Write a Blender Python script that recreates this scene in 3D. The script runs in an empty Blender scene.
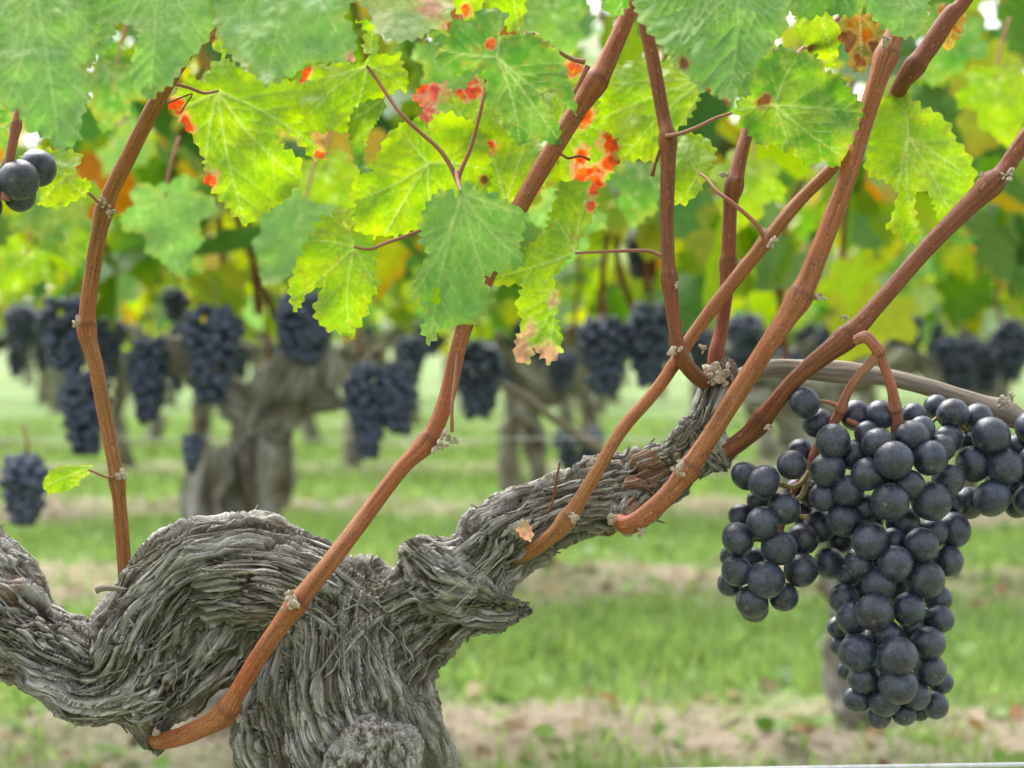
import bpy, math, random
import numpy as np
from mathutils import Vector, Matrix
from mathutils.geometry import delaunay_2d_cdt
from mathutils.bvhtree import BVHTree

random.seed(7)
rng = np.random.default_rng(11)
S = bpy.context.scene
COL = S.collection

# ------------------------------------------------------------------ camera, sky, sun, exposure
F = 1667.0                                   # focal length in pixels of the 1024 px frame
PITCH = math.atan(54 / F)
CAM = np.array([0.0, 0.0, 0.5])
cam_d = bpy.data.cameras.new('camera')
cam = bpy.data.objects.new('camera', cam_d)
COL.objects.link(cam)
cam.location = CAM
cam.rotation_euler = (math.pi / 2 - PITCH, 0, 0)
cam_d.sensor_width = 36
cam_d.lens = F / 1024 * 36
cam_d.clip_start = 0.02
cam_d.clip_end = 500
cam_d.dof.use_dof = True
cam_d.dof.focus_distance = 0.685
cam_d.dof.aperture_fstop = 10.5
cam_d.dof.aperture_blades = 0
S.camera = cam

SUN_EL, SUN_AZ = math.radians(58), math.radians(-30)   # azimuth from +Y towards +X
w = bpy.data.worlds.new('World')
S.world = w
w.use_nodes = True
nt = w.node_tree
nt.nodes.clear()
out = nt.nodes.new('ShaderNodeOutputWorld')
bg = nt.nodes.new('ShaderNodeBackground')
sky = nt.nodes.new('ShaderNodeTexSky')
sky.sky_type = 'NISHITA'
sky.sun_disc = False
sky.sun_elevation = SUN_EL
sky.sun_rotation = SUN_AZ
sky.dust_density = 4.0
hsv = nt.nodes.new('ShaderNodeHueSaturation')          # overcast: a nearly colourless sky
hsv.inputs['Saturation'].default_value = 0.22
nt.links.new(sky.outputs[0], hsv.inputs['Color'])
nt.links.new(hsv.outputs[0], bg.inputs[0])
bg.inputs[1].default_value = 0.15
nt.links.new(bg.outputs[0], out.inputs[0])

sun_d = bpy.data.lights.new('sun', 'SUN')
sun_d.energy = 1.5
sun_d.angle = math.radians(45)
sun_d.color = (1.0, 0.97, 0.92)
sun = bpy.data.objects.new('sun', sun_d)
COL.objects.link(sun)
dirv = Vector((math.sin(SUN_AZ) * math.cos(SUN_EL), math.cos(SUN_AZ) * math.cos(SUN_EL), math.sin(SUN_EL)))
sun.rotation_euler = dirv.to_track_quat('Z', 'Y').to_euler()

S.render.engine = 'CYCLES'
S.view_settings.view_transform = 'Standard'
S.view_settings.look = 'None'
S.view_settings.exposure = 1.72
S.view_settings.gamma = 1
S.cycles.use_denoising = True
S.cycles.max_bounces = 6
S.cycles.transparent_max_bounces = 6
S.cycles.diffuse_bounces = 4
S.cycles.caustics_reflective = False
S.cycles.caustics_refractive = False

FW = np.array([0, math.cos(PITCH), -math.sin(PITCH)])
UP = np.array([0, math.sin(PITCH), math.cos(PITCH)])
RT = np.array([1.0, 0, 0])


def P(px, py, d):
    """world points at measured picture positions and depths (arrays or scalars)"""
    px, py, d = np.broadcast_arrays(np.asarray(px, float), np.asarray(py, float), np.asarray(d, float))
    return CAM + d[..., None] * (FW + ((px - 512) / F)[..., None] * RT + ((384 - py) / F)[..., None] * UP)


# ------------------------------------------------------------------ numpy noise
def _hash(i, j, k, seed):
    h = (i.astype(np.int64) * 374761393 + j.astype(np.int64) * 668265263 + k.astype(np.int64) * 2147483647 + seed * 974634777) & 0xFFFFFFFF
    h = ((h ^ (h >> 13)) * 1274126177) & 0xFFFFFFFF
    h = ((h ^ (h >> 16)) * 2246822519) & 0xFFFFFFFF
    return ((h ^ (h >> 15)) & 0xFFFFFF) / float(0xFFFFFF)


def noise(p, seed=0):
    """smooth value noise in about [-1,1]"""
    p = np.asarray(p, float)
    i = np.floor(p).astype(np.int64)
    f = p - i
    u = f * f * f * (f * (f * 6 - 15) + 10)
    r = 0
    for dx in (0, 1):
        wx = u[:, 0] if dx else 1 - u[:, 0]
        for dy in (0, 1):
            wy = u[:, 1] if dy else 1 - u[:, 1]
            for dz in (0, 1):
                wz = u[:, 2] if dz else 1 - u[:, 2]
                r = r + wx * wy * wz * _hash(i[:, 0] + dx, i[:, 1] + dy, i[:, 2] + dz, seed)
    return r * 2 - 1


def fbm(p, seed=0, octaves=3, gain=0.5):
    a, t, r = 1.0, 0.0, 0
    p = np.asarray(p, float)
    for o in range(octaves):
        r = r + a * noise(p * 2 ** o + 17.3 * o, seed + o)
        t += a
        a *= gain
    return r / t


def worley(p, seed=0):
    p = np.asarray(p, float)
    i = np.floor(p).astype(np.int64)
    f1 = np.full(len(p), 9.0)
    f2 = np.full(len(p), 9.0)
    cid = np.zeros(len(p))
    for dx in (-1, 0, 1):
        for dy in (-1, 0, 1):
            for dz in (-1, 0, 1):
                a, b, c = i[:, 0] + dx, i[:, 1] + dy, i[:, 2] + dz
                q = np.stack([a + _hash(a, b, c, seed), b + _hash(a, b, c, seed + 1), c + _hash(a, b, c, seed + 2)], 1)
                d = np.linalg.norm(q - p, axis=1)
                cl = d < f1
                f2 = np.where(cl, f1, np.minimum(f2, d))
                cid = np.where(cl, _hash(a, b, c, seed + 3), cid)
                f1 = np.where(cl, d, f1)
    return f1, f2, cid


def smooth01(a, b, x):
    t = np.clip((x - a) / (b - a), 0, 1)
    return t * t * (3 - 2 * t)


# ------------------------------------------------------------------ objects
def mesh_obj(name, verts, faces, mat, parent=None, attrs=None, smooth=True):
    me = bpy.data.meshes.new(name)
    verts = np.asarray(verts, np.float32)
    if isinstance(faces, np.ndarray):
        n = faces.shape[1]
        me.vertices.add(len(verts))
        me.vertices.foreach_set('co', verts.ravel())
        me.loops.add(faces.size)
        me.loops.foreach_set('vertex_index', faces.ravel().astype(np.int32))
        me.polygons.add(len(faces))
        me.polygons.foreach_set('loop_start', np.arange(0, faces.size, n, dtype=np.int32))
        me.polygons.foreach_set('loop_total', np.full(len(faces), n, np.int32))
        me.update(calc_edges=True)
        me.validate()
    else:
        me.from_pydata([tuple(v) for v in verts], [], faces)
        me.update()
    if smooth and len(me.polygons):
        me.polygons.foreach_set('use_smooth', np.ones(len(me.polygons), bool))
    for k, v in (attrs or {}).items():
        v = np.asarray(v, np.float32)
        if v.ndim == 1:
            a = me.attributes.new(k, 'FLOAT', 'POINT')
            a.data.foreach_set('value', v)
        elif v.shape[1] == 3 and k.startswith('v_'):
            a = me.attributes.new(k, 'FLOAT_VECTOR', 'POINT')
            a.data.foreach_set('vector', v.ravel())
        else:
            if v.shape[1] == 3:
                v = np.concatenate([v, np.ones((len(v), 1), np.float32)], 1)
            a = me.attributes.new(k, 'FLOAT_COLOR', 'POINT')
            a.data.foreach_set('color', v.ravel())
    if mat:
        me.materials.append(mat)
    o = bpy.data.objects.new(name, me)
    COL.objects.link(o)
    if parent:
        o.parent = parent
        o.matrix_parent_inverse = parent_inv(parent)
    return o


def parent_inv(p):
    m = Matrix.Translation(p.location) if p.parent is None else Matrix.Identity(4)
    return m.inverted() if p.type == 'EMPTY' else Matrix.Identity(4)


def empty(name, loc):
    o = bpy.data.objects.new(name, None)
    COL.objects.link(o)
    o.location = loc
    o.empty_display_size = 0.05
    return o


def tag(o, label=None, cat=None, group=None, kind=None):
    if label: o['label'] = label
    if cat: o['category'] = cat
    if group: o['group'] = group
    if kind: o['kind'] = kind
    return o


def catmull(pts, n):
    """smooth curve through rows of pts, n samples per span"""
    pts = np.asarray(pts, float)
    e = np.vstack([2 * pts[0] - pts[1], pts, 2 * pts[-1] - pts[-2]])
    r = []
    for i in range(1, len(e) - 2):
        t = np.linspace(0, 1, n, endpoint=False)[:, None]
        a, b, c, d = e[i - 1], e[i], e[i + 1], e[i + 2]
        r.append(0.5 * (2 * b + (c - a) * t + (2 * a - 5 * b + 4 * c - d) * t ** 2 + (3 * b - a - 3 * c + d) * t ** 3))
    r.append(pts[-1:])
    return np.vstack(r)


def frames(pts):
    t = np.gradient(pts, axis=0)
    t /= np.linalg.norm(t, axis=1)[:, None] + 1e-12
    n = np.zeros_like(pts)
    a = np.cross(t[0], [0.3, 1, 0.2])
    n[0] = a / np.linalg.norm(a)
    for i in range(1, len(pts)):
        v = n[i - 1] - t[i] * np.dot(n[i - 1], t[i])
        n[i] = v / np.linalg.norm(v)
    return t, n, np.cross(t, n)


def tube_data(pts, rad, seg=16, rough=0.0, seed=0, base=0):
    t, n, b = frames(pts)
    s = np.concatenate([[0], np.cumsum(np.linalg.norm(np.diff(pts, axis=0), axis=1))])
    th = np.linspace(0, 2 * math.pi, seg, endpoint=False)
    c, sn = np.cos(th), np.sin(th)
    ring = n[:, None, :] * c[None, :, None] + b[:, None, :] * sn[None, :, None]
    R = np.repeat(np.asarray(rad)[:, None], seg, 1)
    fib = np.stack([np.tile(c * 0.004, (len(pts), 1)), np.tile(sn * 0.004, (len(pts), 1)), np.repeat(s[:, None], seg, 1)], 2)
    if rough:
        q = fib.reshape(-1, 3) * np.array([700, 700, 45.0]) + seed * 3.7
        R = R * (1 + rough * fbm(q, seed, 3).reshape(R.shape))
    V = pts[:, None, :] + ring * R[:, :, None]
    m = len(pts)
    i = np.arange(m - 1)[:, None] * seg
    j = np.arange(seg)[None, :]
    j2 = (j + 1) % seg
    Fq = np.stack([i + j, i + j2, i + seg + j2, i + seg + j], 2).reshape(-1, 4)
    V = V.reshape(-1, 3)
    fib = fib.reshape(-1, 3)
    # end caps as degenerate-free fans made of quads to the centre ring
    V = np.vstack([V, pts[:1] - t[:1] * rad[0] * 0.25, pts[-1:] + t[-1:] * rad[-1] * 0.25])
    fib = np.vstack([fib, [[0, 0, 0]], [[0, 0, s[-1]]]])
    c0, c1 = m * seg, m * seg + 1
    caps = [(c0, (k + 1) % seg, k) for k in range(seg)] + [(c1, (m - 1) * seg + k, (m - 1) * seg + (k + 1) % seg) for k in range(seg)]
    faces = [tuple(f) for f in Fq + base] + [tuple(x + base for x in f) for f in caps]
    return V, faces, fib


class Bag:
    def __init__(s):
        s.v, s.f, s.a, s.n = [], [], {}, 0

    def add(s, V, faces, **attrs):
        s.v.append(np.asarray(V, float))
        s.f += [tuple(int(x) + s.n for x in f) for f in faces]
        for k, a in attrs.items():
            s.a.setdefault(k, []).append(np.asarray(a, float))
        s.n += len(V)

    def build(s, name, mat, parent=None, smooth=True):
        return mesh_obj(name, np.vstack(s.v), s.f, mat, parent, {k: np.concatenate(a) for k, a in s.a.items()}, smooth)


# ------------------------------------------------------------------ materials
def new_mat(name):
    m = bpy.data.materials.new(name)
    m.use_nodes = True
    t = m.node_tree
    t.nodes.clear()
    o = t.nodes.new('ShaderNodeOutputMaterial')
    p = t.nodes.new('ShaderNodeBsdfPrincipled')
    t.links.new(p.outputs[0], o.inputs[0])

    def N(kind, **kw):
        n = t.nodes.new('ShaderNode' + kind)
        for k, v in kw.items():
            if k in n.inputs:
                n.inputs[k].default_value = v
            else:
                setattr(n, k, v)
        return n

    def L(a, b):
        t.links.new(a, b)

    def ramp(fac, stops):
        n = t.nodes.new('ShaderNodeValToRGB')
        cr = n.color_ramp
        while len(cr.elements) < len(stops):
            cr.elements.new(0.5)
        for e, (x, c) in zip(cr.elements, stops):
            e.position = x
            e.color = (*c, 1) if len(c) == 3 else c
        L(fac, n.inputs[0])
        return n.outputs[0]

    def mix(fac, a, b, mode='MIX'):
        n = t.nodes.new('ShaderNodeMix')
        n.data_type = 'RGBA'
        n.blend_type = mode
        for v, sck in ((fac, n.inputs[0]), (a, n.inputs[6]), (b, n.inputs[7])):
            if hasattr(v, 'is_linked'):
                L(v, sck)
            else:
                sck.default_value = (*v, 1) if isinstance(v, tuple) and len(v) == 3 else v
        return n.outputs[2]

    def noise_tex(vec, scale, detail=4, rough=0.55, dist=0.0):
        n = N('TexNoise', Scale=scale, Detail=detail, Roughness=rough, Distortion=dist)
        if vec is not None:
            L(vec, n.inputs['Vector'])
        return n.outputs['Fac']

    def mapping(vec, scale):
        n = t.nodes.new('ShaderNodeMapping')
        n.inputs['Scale'].default_value = scale
        L(vec, n.inputs['Vector'])
        return n.outputs[0]

    def attr(nm, what='Vector'):
        n = N('Attribute', attribute_name=nm)
        return n.outputs[what]

    def bump(h, strength, dist, normal=None):
        n = N('Bump', Strength=strength, Distance=dist)
        L(h, n.inputs['Height'])
        if normal is not None:
            L(normal, n.inputs['Normal'])
        return n.outputs[0]
    return m, t, o, p, N, L, ramp, mix, noise_tex, mapping, attr, bump


def mat_bark(name, tint=(1, 1, 1), scale=1.0):
    m, t, o, p, N, L, ramp, mix, nz, mp, at, bump = new_mat(name)
    fib = at('v_fib')
    co = N('TexCoord').outputs['Object']
    streak = nz(mp(fib, (1, 1, 0.1)), 420 * scale, 5, 0.65, 0.4)
    fine = nz(mp(fib, (1, 1, 0.06)), 1500 * scale, 4, 0.6)
    big = nz(co, 28 * scale, 4, 0.6)
    patch = nz(co, 60 * scale, 5, 0.65)
    c = ramp(streak, [(0.30, (0.055, 0.048, 0.040)), (0.42, (0.17, 0.157, 0.138)), (0.56, (0.27, 0.255, 0.233)), (0.72, (0.42, 0.405, 0.38))])
    c2 = ramp(streak, [(0.3, (0.055, 0.052, 0.03)), (0.5, (0.13, 0.125, 0.075)), (0.72, (0.24, 0.23, 0.16))])
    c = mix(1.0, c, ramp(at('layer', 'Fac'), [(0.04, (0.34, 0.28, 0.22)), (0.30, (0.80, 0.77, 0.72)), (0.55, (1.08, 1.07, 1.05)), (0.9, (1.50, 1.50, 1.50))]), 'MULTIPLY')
    c = mix(ramp(big, [(0.48, (0, 0, 0)), (0.64, (0.7, 0.7, 0.7))]), c, c2)
    c = mix(ramp(patch, [(0.62, (0, 0, 0)), (0.72, (0.7, 0.7, 0.7))]), c, (0.40, 0.40, 0.38))
    c = mix(at('rust', 'Fac'), c, (0.20, 0.105, 0.055))
    c = mix(at('pale', 'Fac'), c, (0.46, 0.45, 0.42))
    c = mix(1.0, c, tint, 'MULTIPLY')
    f2 = ramp(fine, [(0.34, (0.48, 0.46, 0.43)), (0.48, (0.95, 0.95, 0.95)), (0.7, (1.25, 1.25, 1.26))])
    c = mix(1.0, c, f2, 'MULTIPLY')
    L(c, p.inputs['Base Color'])
    p.inputs['Roughness'].default_value = 0.88
    p.inputs['Specular IOR Level'].default_value = 0.25
    b1 = bump(streak, 0.9, 0.0016 / scale)
    b2 = bump(fine, 0.8, 0.0006 / scale, b1)
    L(b2, p.inputs['Normal'])
    return m


def mat_cane(name, dark=(0.11, 0.034, 0.015), lite=(0.30, 0.115, 0.04), grey=0.0):
    m, t, o, p, N, L, ramp, mix, nz, mp, at, bump = new_mat(name)
    fib = at('v_fib')
    oi = N('ObjectInfo').outputs['Random']
    st = nz(mp(fib, (1, 1, 0.05)), 700, 4, 0.6, 0.2)
    lo = nz(mp(fib, (0.6, 0.6, 0.35)), 60, 3, 0.6)
    c = ramp(st, [(0.3, dark), (0.7, lite)])
    c = mix(ramp(lo, [(0.4, (0, 0, 0)), (0.65, (0.75, 0.75, 0.75))]), c, tuple(0.5 * (a + b) * k for a, b, k in zip(dark, lite, (1.15, 0.75, 0.7))))
    c = mix(at('node', 'Fac'), c, (0.085, 0.03, 0.016))
    speck = nz(mp(fib, (1, 1, 0.6)), 1300, 2, 0.5)
    c = mix(ramp(speck, [(0.60, (0, 0, 0)), (0.68, (0.8, 0.8, 0.8))]), c, (0.045, 0.016, 0.010))
    fis = nz(mp(fib, (1, 1, 0.018)), 1500, 3, 0.6)
    c = mix(ramp(fis, [(0.56, (0, 0, 0)), (0.66, (0.55, 0.55, 0.55))]), c, (0.07, 0.025, 0.012))
    lent = nz(mp(fib, (1, 1, 0.35)), 900, 2, 0.5)
    c = mix(ramp(lent, [(0.64, (0, 0, 0)), (0.74, (0.6, 0.6, 0.6))]), c, (0.44, 0.25, 0.13))
    if grey:
        c = mix(grey, c, ramp(st, [(0.3, (0.10, 0.085, 0.065)), (0.7, (0.36, 0.32, 0.26))]))
    L(c, p.inputs['Base Color'])
    p.inputs['Roughness'].default_value = 0.62 if not grey else 0.85
    p.inputs['Specular IOR Level'].default_value = 0.25
    L(bump(st, 0.5, 0.0006, bump(speck, 0.25, 0.0003)), p.inputs['Normal'])
    return m


def mat_leaf(name, transl=0.42, cell=330, sheen=0.35, rough=0.42, bumpy=0.3):
    m, t, o, p, N, L, ramp, mix, nz, mp, at, bump = new_mat(name)
    co = N('TexCoord').outputs['Object']
    col = at('col', 'Color')
    n1 = nz(co, 90, 4, 0.65)
    n2 = nz(co, 520, 3, 0.6)
    c = mix(1.0, col, ramp(n1, [(0.3, (0.72, 0.80, 0.7)), (0.7, (1.2, 1.14, 1.1))]), 'MULTIPLY')
    c = mix(1.0, c, ramp(n2, [(0.25, (0.80, 0.84, 0.8)), (0.75, (1.16, 1.12, 1.1))]), 'MULTIPLY')
    vor = N('TexVoronoi', Scale=cell, feature='SMOOTH_F1')
    L(co, vor.inputs['Vector'])
    L(c, p.inputs['Base Color'])
    p.inputs['Roughness'].default_value = rough
    p.inputs['Specular IOR Level'].default_value = sheen
    nb = bump(vor.outputs['Distance'], bumpy, 0.0012, bump(n2, 0.25, 0.0005))
    L(nb, p.inputs['Normal'])
    tr = N('BsdfTranslucent')
    tc = N('HueSaturation', Saturation=1.12, Value=1.22)
    L(c, tc.inputs['Color'])
    L(tc.outputs[0], tr.inputs['Color'])
    ms = N('MixShader')
    ms.inputs[0].default_value = transl
    L(p.outputs[0], ms.inputs[1])
    L(tr.outputs[0], ms.inputs[2])
    L(ms.outputs[0], o.inputs[0])
    return m


def mat_grape(name):
    m, t, o, p, N, L, ramp, mix, nz, mp, at, bump = new_mat(name)
    co = N('TexCoord').outputs['Object']
    oi = N('ObjectInfo').outputs['Random']
    add = N('VectorMath', operation='ADD')
    L(co, add.inputs[0])
    cmb = N('CombineXYZ')
    mul = N('Math', operation='MULTIPLY')
    L(oi, mul.inputs[0])
    mul.inputs[1].default_value = 37.0
    for i in range(3):
        L(mul.outputs[0], cmb.inputs[i])
    L(cmb.outputs[0], add.inputs[1])
    v = add.outputs[0]
    big = nz(v, 1.3, 4, 0.6, 0.3)
    mid = nz(v, 4.5, 5, 0.7, 0.5)
    fine = nz(v, 24, 3, 0.6)
    skin = mix(oi, (0.008, 0.009, 0.017), (0.013, 0.010, 0.017))
    bloomc = mix(oi, (0.058, 0.084, 0.155), (0.082, 0.098, 0.145))
    f = mix(0.5, big, mid)
    f = ramp(f, [(0.38, (0.03, 0.03, 0.03)), (0.48, (0.22, 0.22, 0.22)), (0.56, (0.52, 0.52, 0.52)), (0.64, (1, 1, 1))])
    f = mix(0.8, f, ramp(fine, [(0.3, (0.6, 0.6, 0.6)), (0.65, (1, 1, 1))]), 'MULTIPLY')
    # rubbed streaks where the bloom is gone
    scr = nz(mp(v, (1, 4.5, 1)), 3.0, 3, 0.6, 1.2)
    f = mix(ramp(scr, [(0.64, (0, 0, 0)), (0.70, (0.7, 0.7, 0.7))]), f, (0.05, 0.05, 0.05))
    c = mix(f, skin, bloomc)
    # pale corky specks
    sp = nz(v, 16, 2, 0.5)
    c = mix(ramp(sp, [(0.68, (0, 0, 0)), (0.72, (0.8, 0.8, 0.8))]), c, (0.22, 0.20, 0.17))
    c = mix(at('scar', 'Fac'), c, (0.20, 0.15, 0.10))
    L(c, p.inputs['Base Color'])
    L(ramp(f, [(0.0, (0.24,) * 3), (0.9, (0.44,) * 3)]), p.inputs['Roughness'])
    p.inputs['Specular IOR Level'].default_value = 0.55
    p.inputs['Sheen Weight'].default_value = 0.05
    p.inputs['Sheen Roughness'].default_value = 0.5
    p.inputs['Sheen Tint'].default_value = (0.7, 0.8, 1, 1)
    L(bump(mid, 0.12, 0.03, bump(fine, 0.10, 0.015)), p.inputs['Normal'])
    return m


def mat_plain(name, a, b, scale, rough=0.8, bmp=0.3, dist=0.002):
    m, t, o, p, N, L, ramp, mix, nz, mp, at, bump = new_mat(name)
    co = N('TexCoord').outputs['Object']
    n = nz(co, scale, 4, 0.6)
    L(ramp(n, [(0.3, a), (0.7, b)]), p.inputs['Base Color'])
    p.inputs['Roughness'].default_value = rough
    L(bump(n, bmp, dist), p.inputs['Normal'])
    return m


M_BARK = mat_bark('weathered_bark')
M_BARKFAR = mat_bark('background_bark', (1.25, 1.25, 1.25), 0.45)
M_CANE = mat_cane('cane_skin', (0.15, 0.050, 0.020), (0.38, 0.155, 0.058))
M_CANED = mat_cane('cane_skin_dark', (0.095, 0.032, 0.015), (0.26, 0.098, 0.040))
M_CANEO = mat_cane('cane_skin_ochre', (0.15, 0.058, 0.020), (0.37, 0.168, 0.056))
M_OLD = mat_cane('old_cane_skin', (0.10, 0.06, 0.035), (0.3, 0.2, 0.12), 0.85)
M_STEM = mat_cane('stem_skin', (0.20, 0.075, 0.055), (0.42, 0.22, 0.14))
M_LEAF = mat_leaf('leaf_blade')
M_LEAFTOP = mat_leaf('leaf_upper_side', 0.36, 240, 0.32, 0.5, 0.8)
M_LEAFFAR = mat_leaf('background_leaf', 0.5, 120, 0.4, 0.45, 0.2)
M_GRAPE = mat_grape('grape_skin')
M_BUD = mat_plain('bud_wool', (0.20, 0.13, 0.08), (0.56, 0.48, 0.38), 700, 0.9, 0.6, 0.001)
M_STALK = mat_plain('green_stalk', (0.16, 0.14, 0.03), (0.30, 0.20, 0.07), 500, 0.6, 0.3, 0.0005)
M_WIRE = mat_plain('galvanised_wire', (0.42, 0.43, 0.44), (0.6, 0.61, 0.62), 300, 0.45, 0.2, 0.0003)
M_DRY = mat_plain('dry_leaf', (0.30, 0.14, 0.06), (0.58, 0.34, 0.2), 300, 0.8, 0.5, 0.001)
M_MOSS = mat_plain('moss_tuft', (0.07, 0.075, 0.03), (0.17, 0.17, 0.08), 500, 0.95, 0.6, 0.001)

# ------------------------------------------------------------------ ground, grass
ROWS = [2.15, 3.5, 4.85, 6.2, 7.55, 8.9, 10.25, 11.6, 12.95]


def bare(y):
    """1 on the tilled strip under a row, 0 on the grass lane"""
    ph = (y - 2.04) / 1.35
    d = np.abs(ph - np.round(ph)) * 1.35
    return (1 - smooth01(0.08, 0.42, d)) * .88


def ground_z(x, y):
    q = np.stack([x, y, np.zeros_like(x)], 1)
    return 0.028 * fbm(q * 2.3, 3, 3) + bare(y) * (0.018 + 0.035 * fbm(q * 9, 5, 3)) - 0.02


ys = np.concatenate([np.linspace(-3, 1.2, 30), np.linspace(1.25, 7.5, 330), np.geomspace(7.6, 90, 60)])
xs = np.concatenate([-np.geomspace(2.65, 70, 40)[::-1], np.linspace(-2.6, 2.6, 260), np.geomspace(2.65, 70, 40)])
X, Y = np.meshgrid(xs, ys)
V = np.stack([X.ravel(), Y.ravel(), ground_z(X.ravel(), Y.ravel())], 1)
nx, ny = len(xs), len(ys)
i = (np.arange(ny - 1)[:, None] * nx + np.arange(nx - 1)[None, :]).ravel()
FQ = np.stack([i, i + 1, i + nx + 1, i + nx], 1)
q = V * np.array([1, 1, 0])
bb = np.clip(bare(V[:, 1] + 0.20 * fbm(q * 3.1, 21, 3)) + 0.5 * fbm(q * 6, 23, 3) * bare(V[:, 1]), 0, 1) * (1 - .7 * smooth01(5, 9, V[:, 1]))

m, t, o, p, N, L, ramp, mix, nz, mp, at, bump = new_mat('vineyard_ground')
co = N('TexCoord').outputs['Object']
n1 = nz(co, 9, 5, 0.65)
n2 = nz(co, 60, 4, 0.6)
soil = ramp(n2, [(0.3, (0.16, 0.12, 0.085)), (0.55, (0.31, 0.245, 0.18)), (0.75, (0.44, 0.36, 0.28))])
turf = ramp(n1, [(0.32, (0.105, 0.185, 0.045)), (0.68, (0.175, 0.28, 0.085))])
turf = mix(ramp(nz(co, 3.5, 4, 0.6), [(0.62, (0, 0, 0)), (0.8, (0.45, 0.45, 0.45))]), turf, (0.27, 0.24, 0.15))
L(mix(at('bare', 'Fac'), turf, soil), p.inputs['Base Color'])
p.inputs['Roughness'].default_value = 0.95
L(bump(n2, 0.8, 0.02), p.inputs['Normal'])
ground = mesh_obj('ground', V, FQ, m, None, {'bare': bb})
tag(ground, kind='structure')


def blades(n, y0, y1, h0, h1, wd, keep_bare):
    y = rng.uniform(y0, y1, n)
    hw = 0.36 * y + 0.35
    x = rng.uniform(-1, 1, n) * hw
    q = np.stack([x, y, 0 * x], 1)
    b = np.clip(bare(y + 0.20 * fbm(q * 3.1, 21, 3)) + 0.35 * fbm(q * 6, 23, 3) * bare(y), 0, 1)
    cl = 0.5 + 0.5 * fbm(q * 5, 31, 3)
    ok = rng.uniform(0, 1, n) < (1 - b * (1 - keep_bare)) * (0.35 + 0.9 * cl)
    x, y, cl, b = x[ok], y[ok], cl[ok], b[ok]
    n = len(x)
    z = ground_z(x, y)
    h = rng.uniform(h0, h1, n) * (0.5 + 0.9 * cl) * (1 - 0.5 * b)
    a = rng.uniform(0, 2 * math.pi, n)
    ln = rng.uniform(0.15, 0.75, n) * h
    la = rng.uniform(0, 2 * math.pi, n)
    base = np.stack([x, y, z - 0.004], 1)
    side = np.stack([np.cos(a), np.sin(a), 0 * a], 1) * (wd * rng.uniform(0.6, 1.4, n))[:, None]
    lean = np.stack([np.cos(la), np.sin(la), 0 * la], 1) * ln[:, None]
    up = np.array([0, 0, 1.0]) * h[:, None]
    V = np.stack([base - side, base + side, base + up * 0.6 + lean * 0.4 + side * 0.8, base + up * 0.6 + lean * 0.4 - side * 0.8, base + up + lean], 1).reshape(-1, 3)
    k = np.arange(n) * 5
    quads = np.stack([k, k + 1, k + 2, k + 3], 1)
    tris = np.stack([k + 3, k + 2, k + 4, k + 4], 1)
    F_ = [tuple(f) for f in quads] + [tuple(f[:3]) for f in tris]
    g = np.array([0.22, 0.33, 0.115]) * rng.uniform(0.65, 1.5, n)[:, None] * np.array([1, 1, 1.0])
    g = g + (rng.uniform(0, 1, n) ** 3)[:, None] * np.array([0.14, 0.10, 0.045])
    return V, F_, np.repeat(g, 5, 0)


V, Fc, C = blades(75000, 1.4, 4.6, 0.02, 0.055, 0.0022, 0.10)
V2, Fc2, C2 = blades(45000, 4.6, 9.5, 0.03, 0.07, 0.004, 0.2)
Fc = Fc + [tuple(x + len(V) for x in f) for f in Fc2]
g = mesh_obj('grass', np.vstack([V, V2]), Fc, M_LEAFFAR, None, {'col': np.vstack([C, C2])}, smooth=False)
tag(g, 'short green grass in lanes between the vine rows', 'grass', kind='stuff')

# broad-leaved weeds in the lanes and litter on the bare strips
def scatter_discs(n, y0, y1, size, cols, on_bare, seedk):
    bag = Bag()
    y = rng.uniform(y0, y1, n * 3)
    x = rng.uniform(-1, 1, n * 3) * (0.36 * y + 0.3)
    b = bare(y)
    ok = (rng.uniform(0, 1, n * 3) < (b if on_bare else 1 - 0.8 * b))
    x, y = x[ok][:n], y[ok][:n]
    z = ground_z(x, y)
    for a, c, e in zip(x, y, z):
        k = 7
        th = np.linspace(0, 2 * math.pi, k, endpoint=False) + random.random() * 6
        r = size * random.uniform(0.5, 1.4) * (1 + 0.25 * np.array([random.uniform(-1, 1) for _ in range(k)]))
        nrm = Vector((random.uniform(-.5, .5), random.uniform(-.8, .3), 1)).normalized()
        u = nrm.orthogonal().normalized()
        v = nrm.cross(u)
        ce = np.array([a, c, e + random.uniform(0.004, 0.02)])
        pts = [ce - np.array(nrm) * size * 0.15] + [ce + np.array(u) * r[j] * math.cos(th[j]) + np.array(v) * r[j] * math.sin(th[j]) for j in range(k)]
        cc = np.array(random.choice(cols)) * random.uniform(0.7, 1.3)
        bag.add(pts, [(0, 1 + j, 1 + (j + 1) % k) for j in range(k)], col=np.tile(cc, (k + 1, 1)))
    return bag


tag(scatter_discs(1500, 1.6, 4.5, 0.014, [(0.16, 0.29, 0.05), (0.12, 0.24, 0.05), (0.22, 0.34, 0.08)], False, 1).build('clover', M_LEAFFAR),
    'low round-leaved weeds mixed into the grass', 'weeds', kind='stuff')
tag(scatter_discs(700, 1.6, 5.2, 0.011, [(0.30, 0.13, 0.06), (0.36, 0.24, 0.14), (0.25, 0.17, 0.1), (0.42, 0.33, 0.22), (0.2, 0.1, 0.06)], True, 2).build('leaf_litter', M_LEAFFAR),
    'brown dead leaves littering the bare soil strips', 'leaf litter', kind='stuff')

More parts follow.
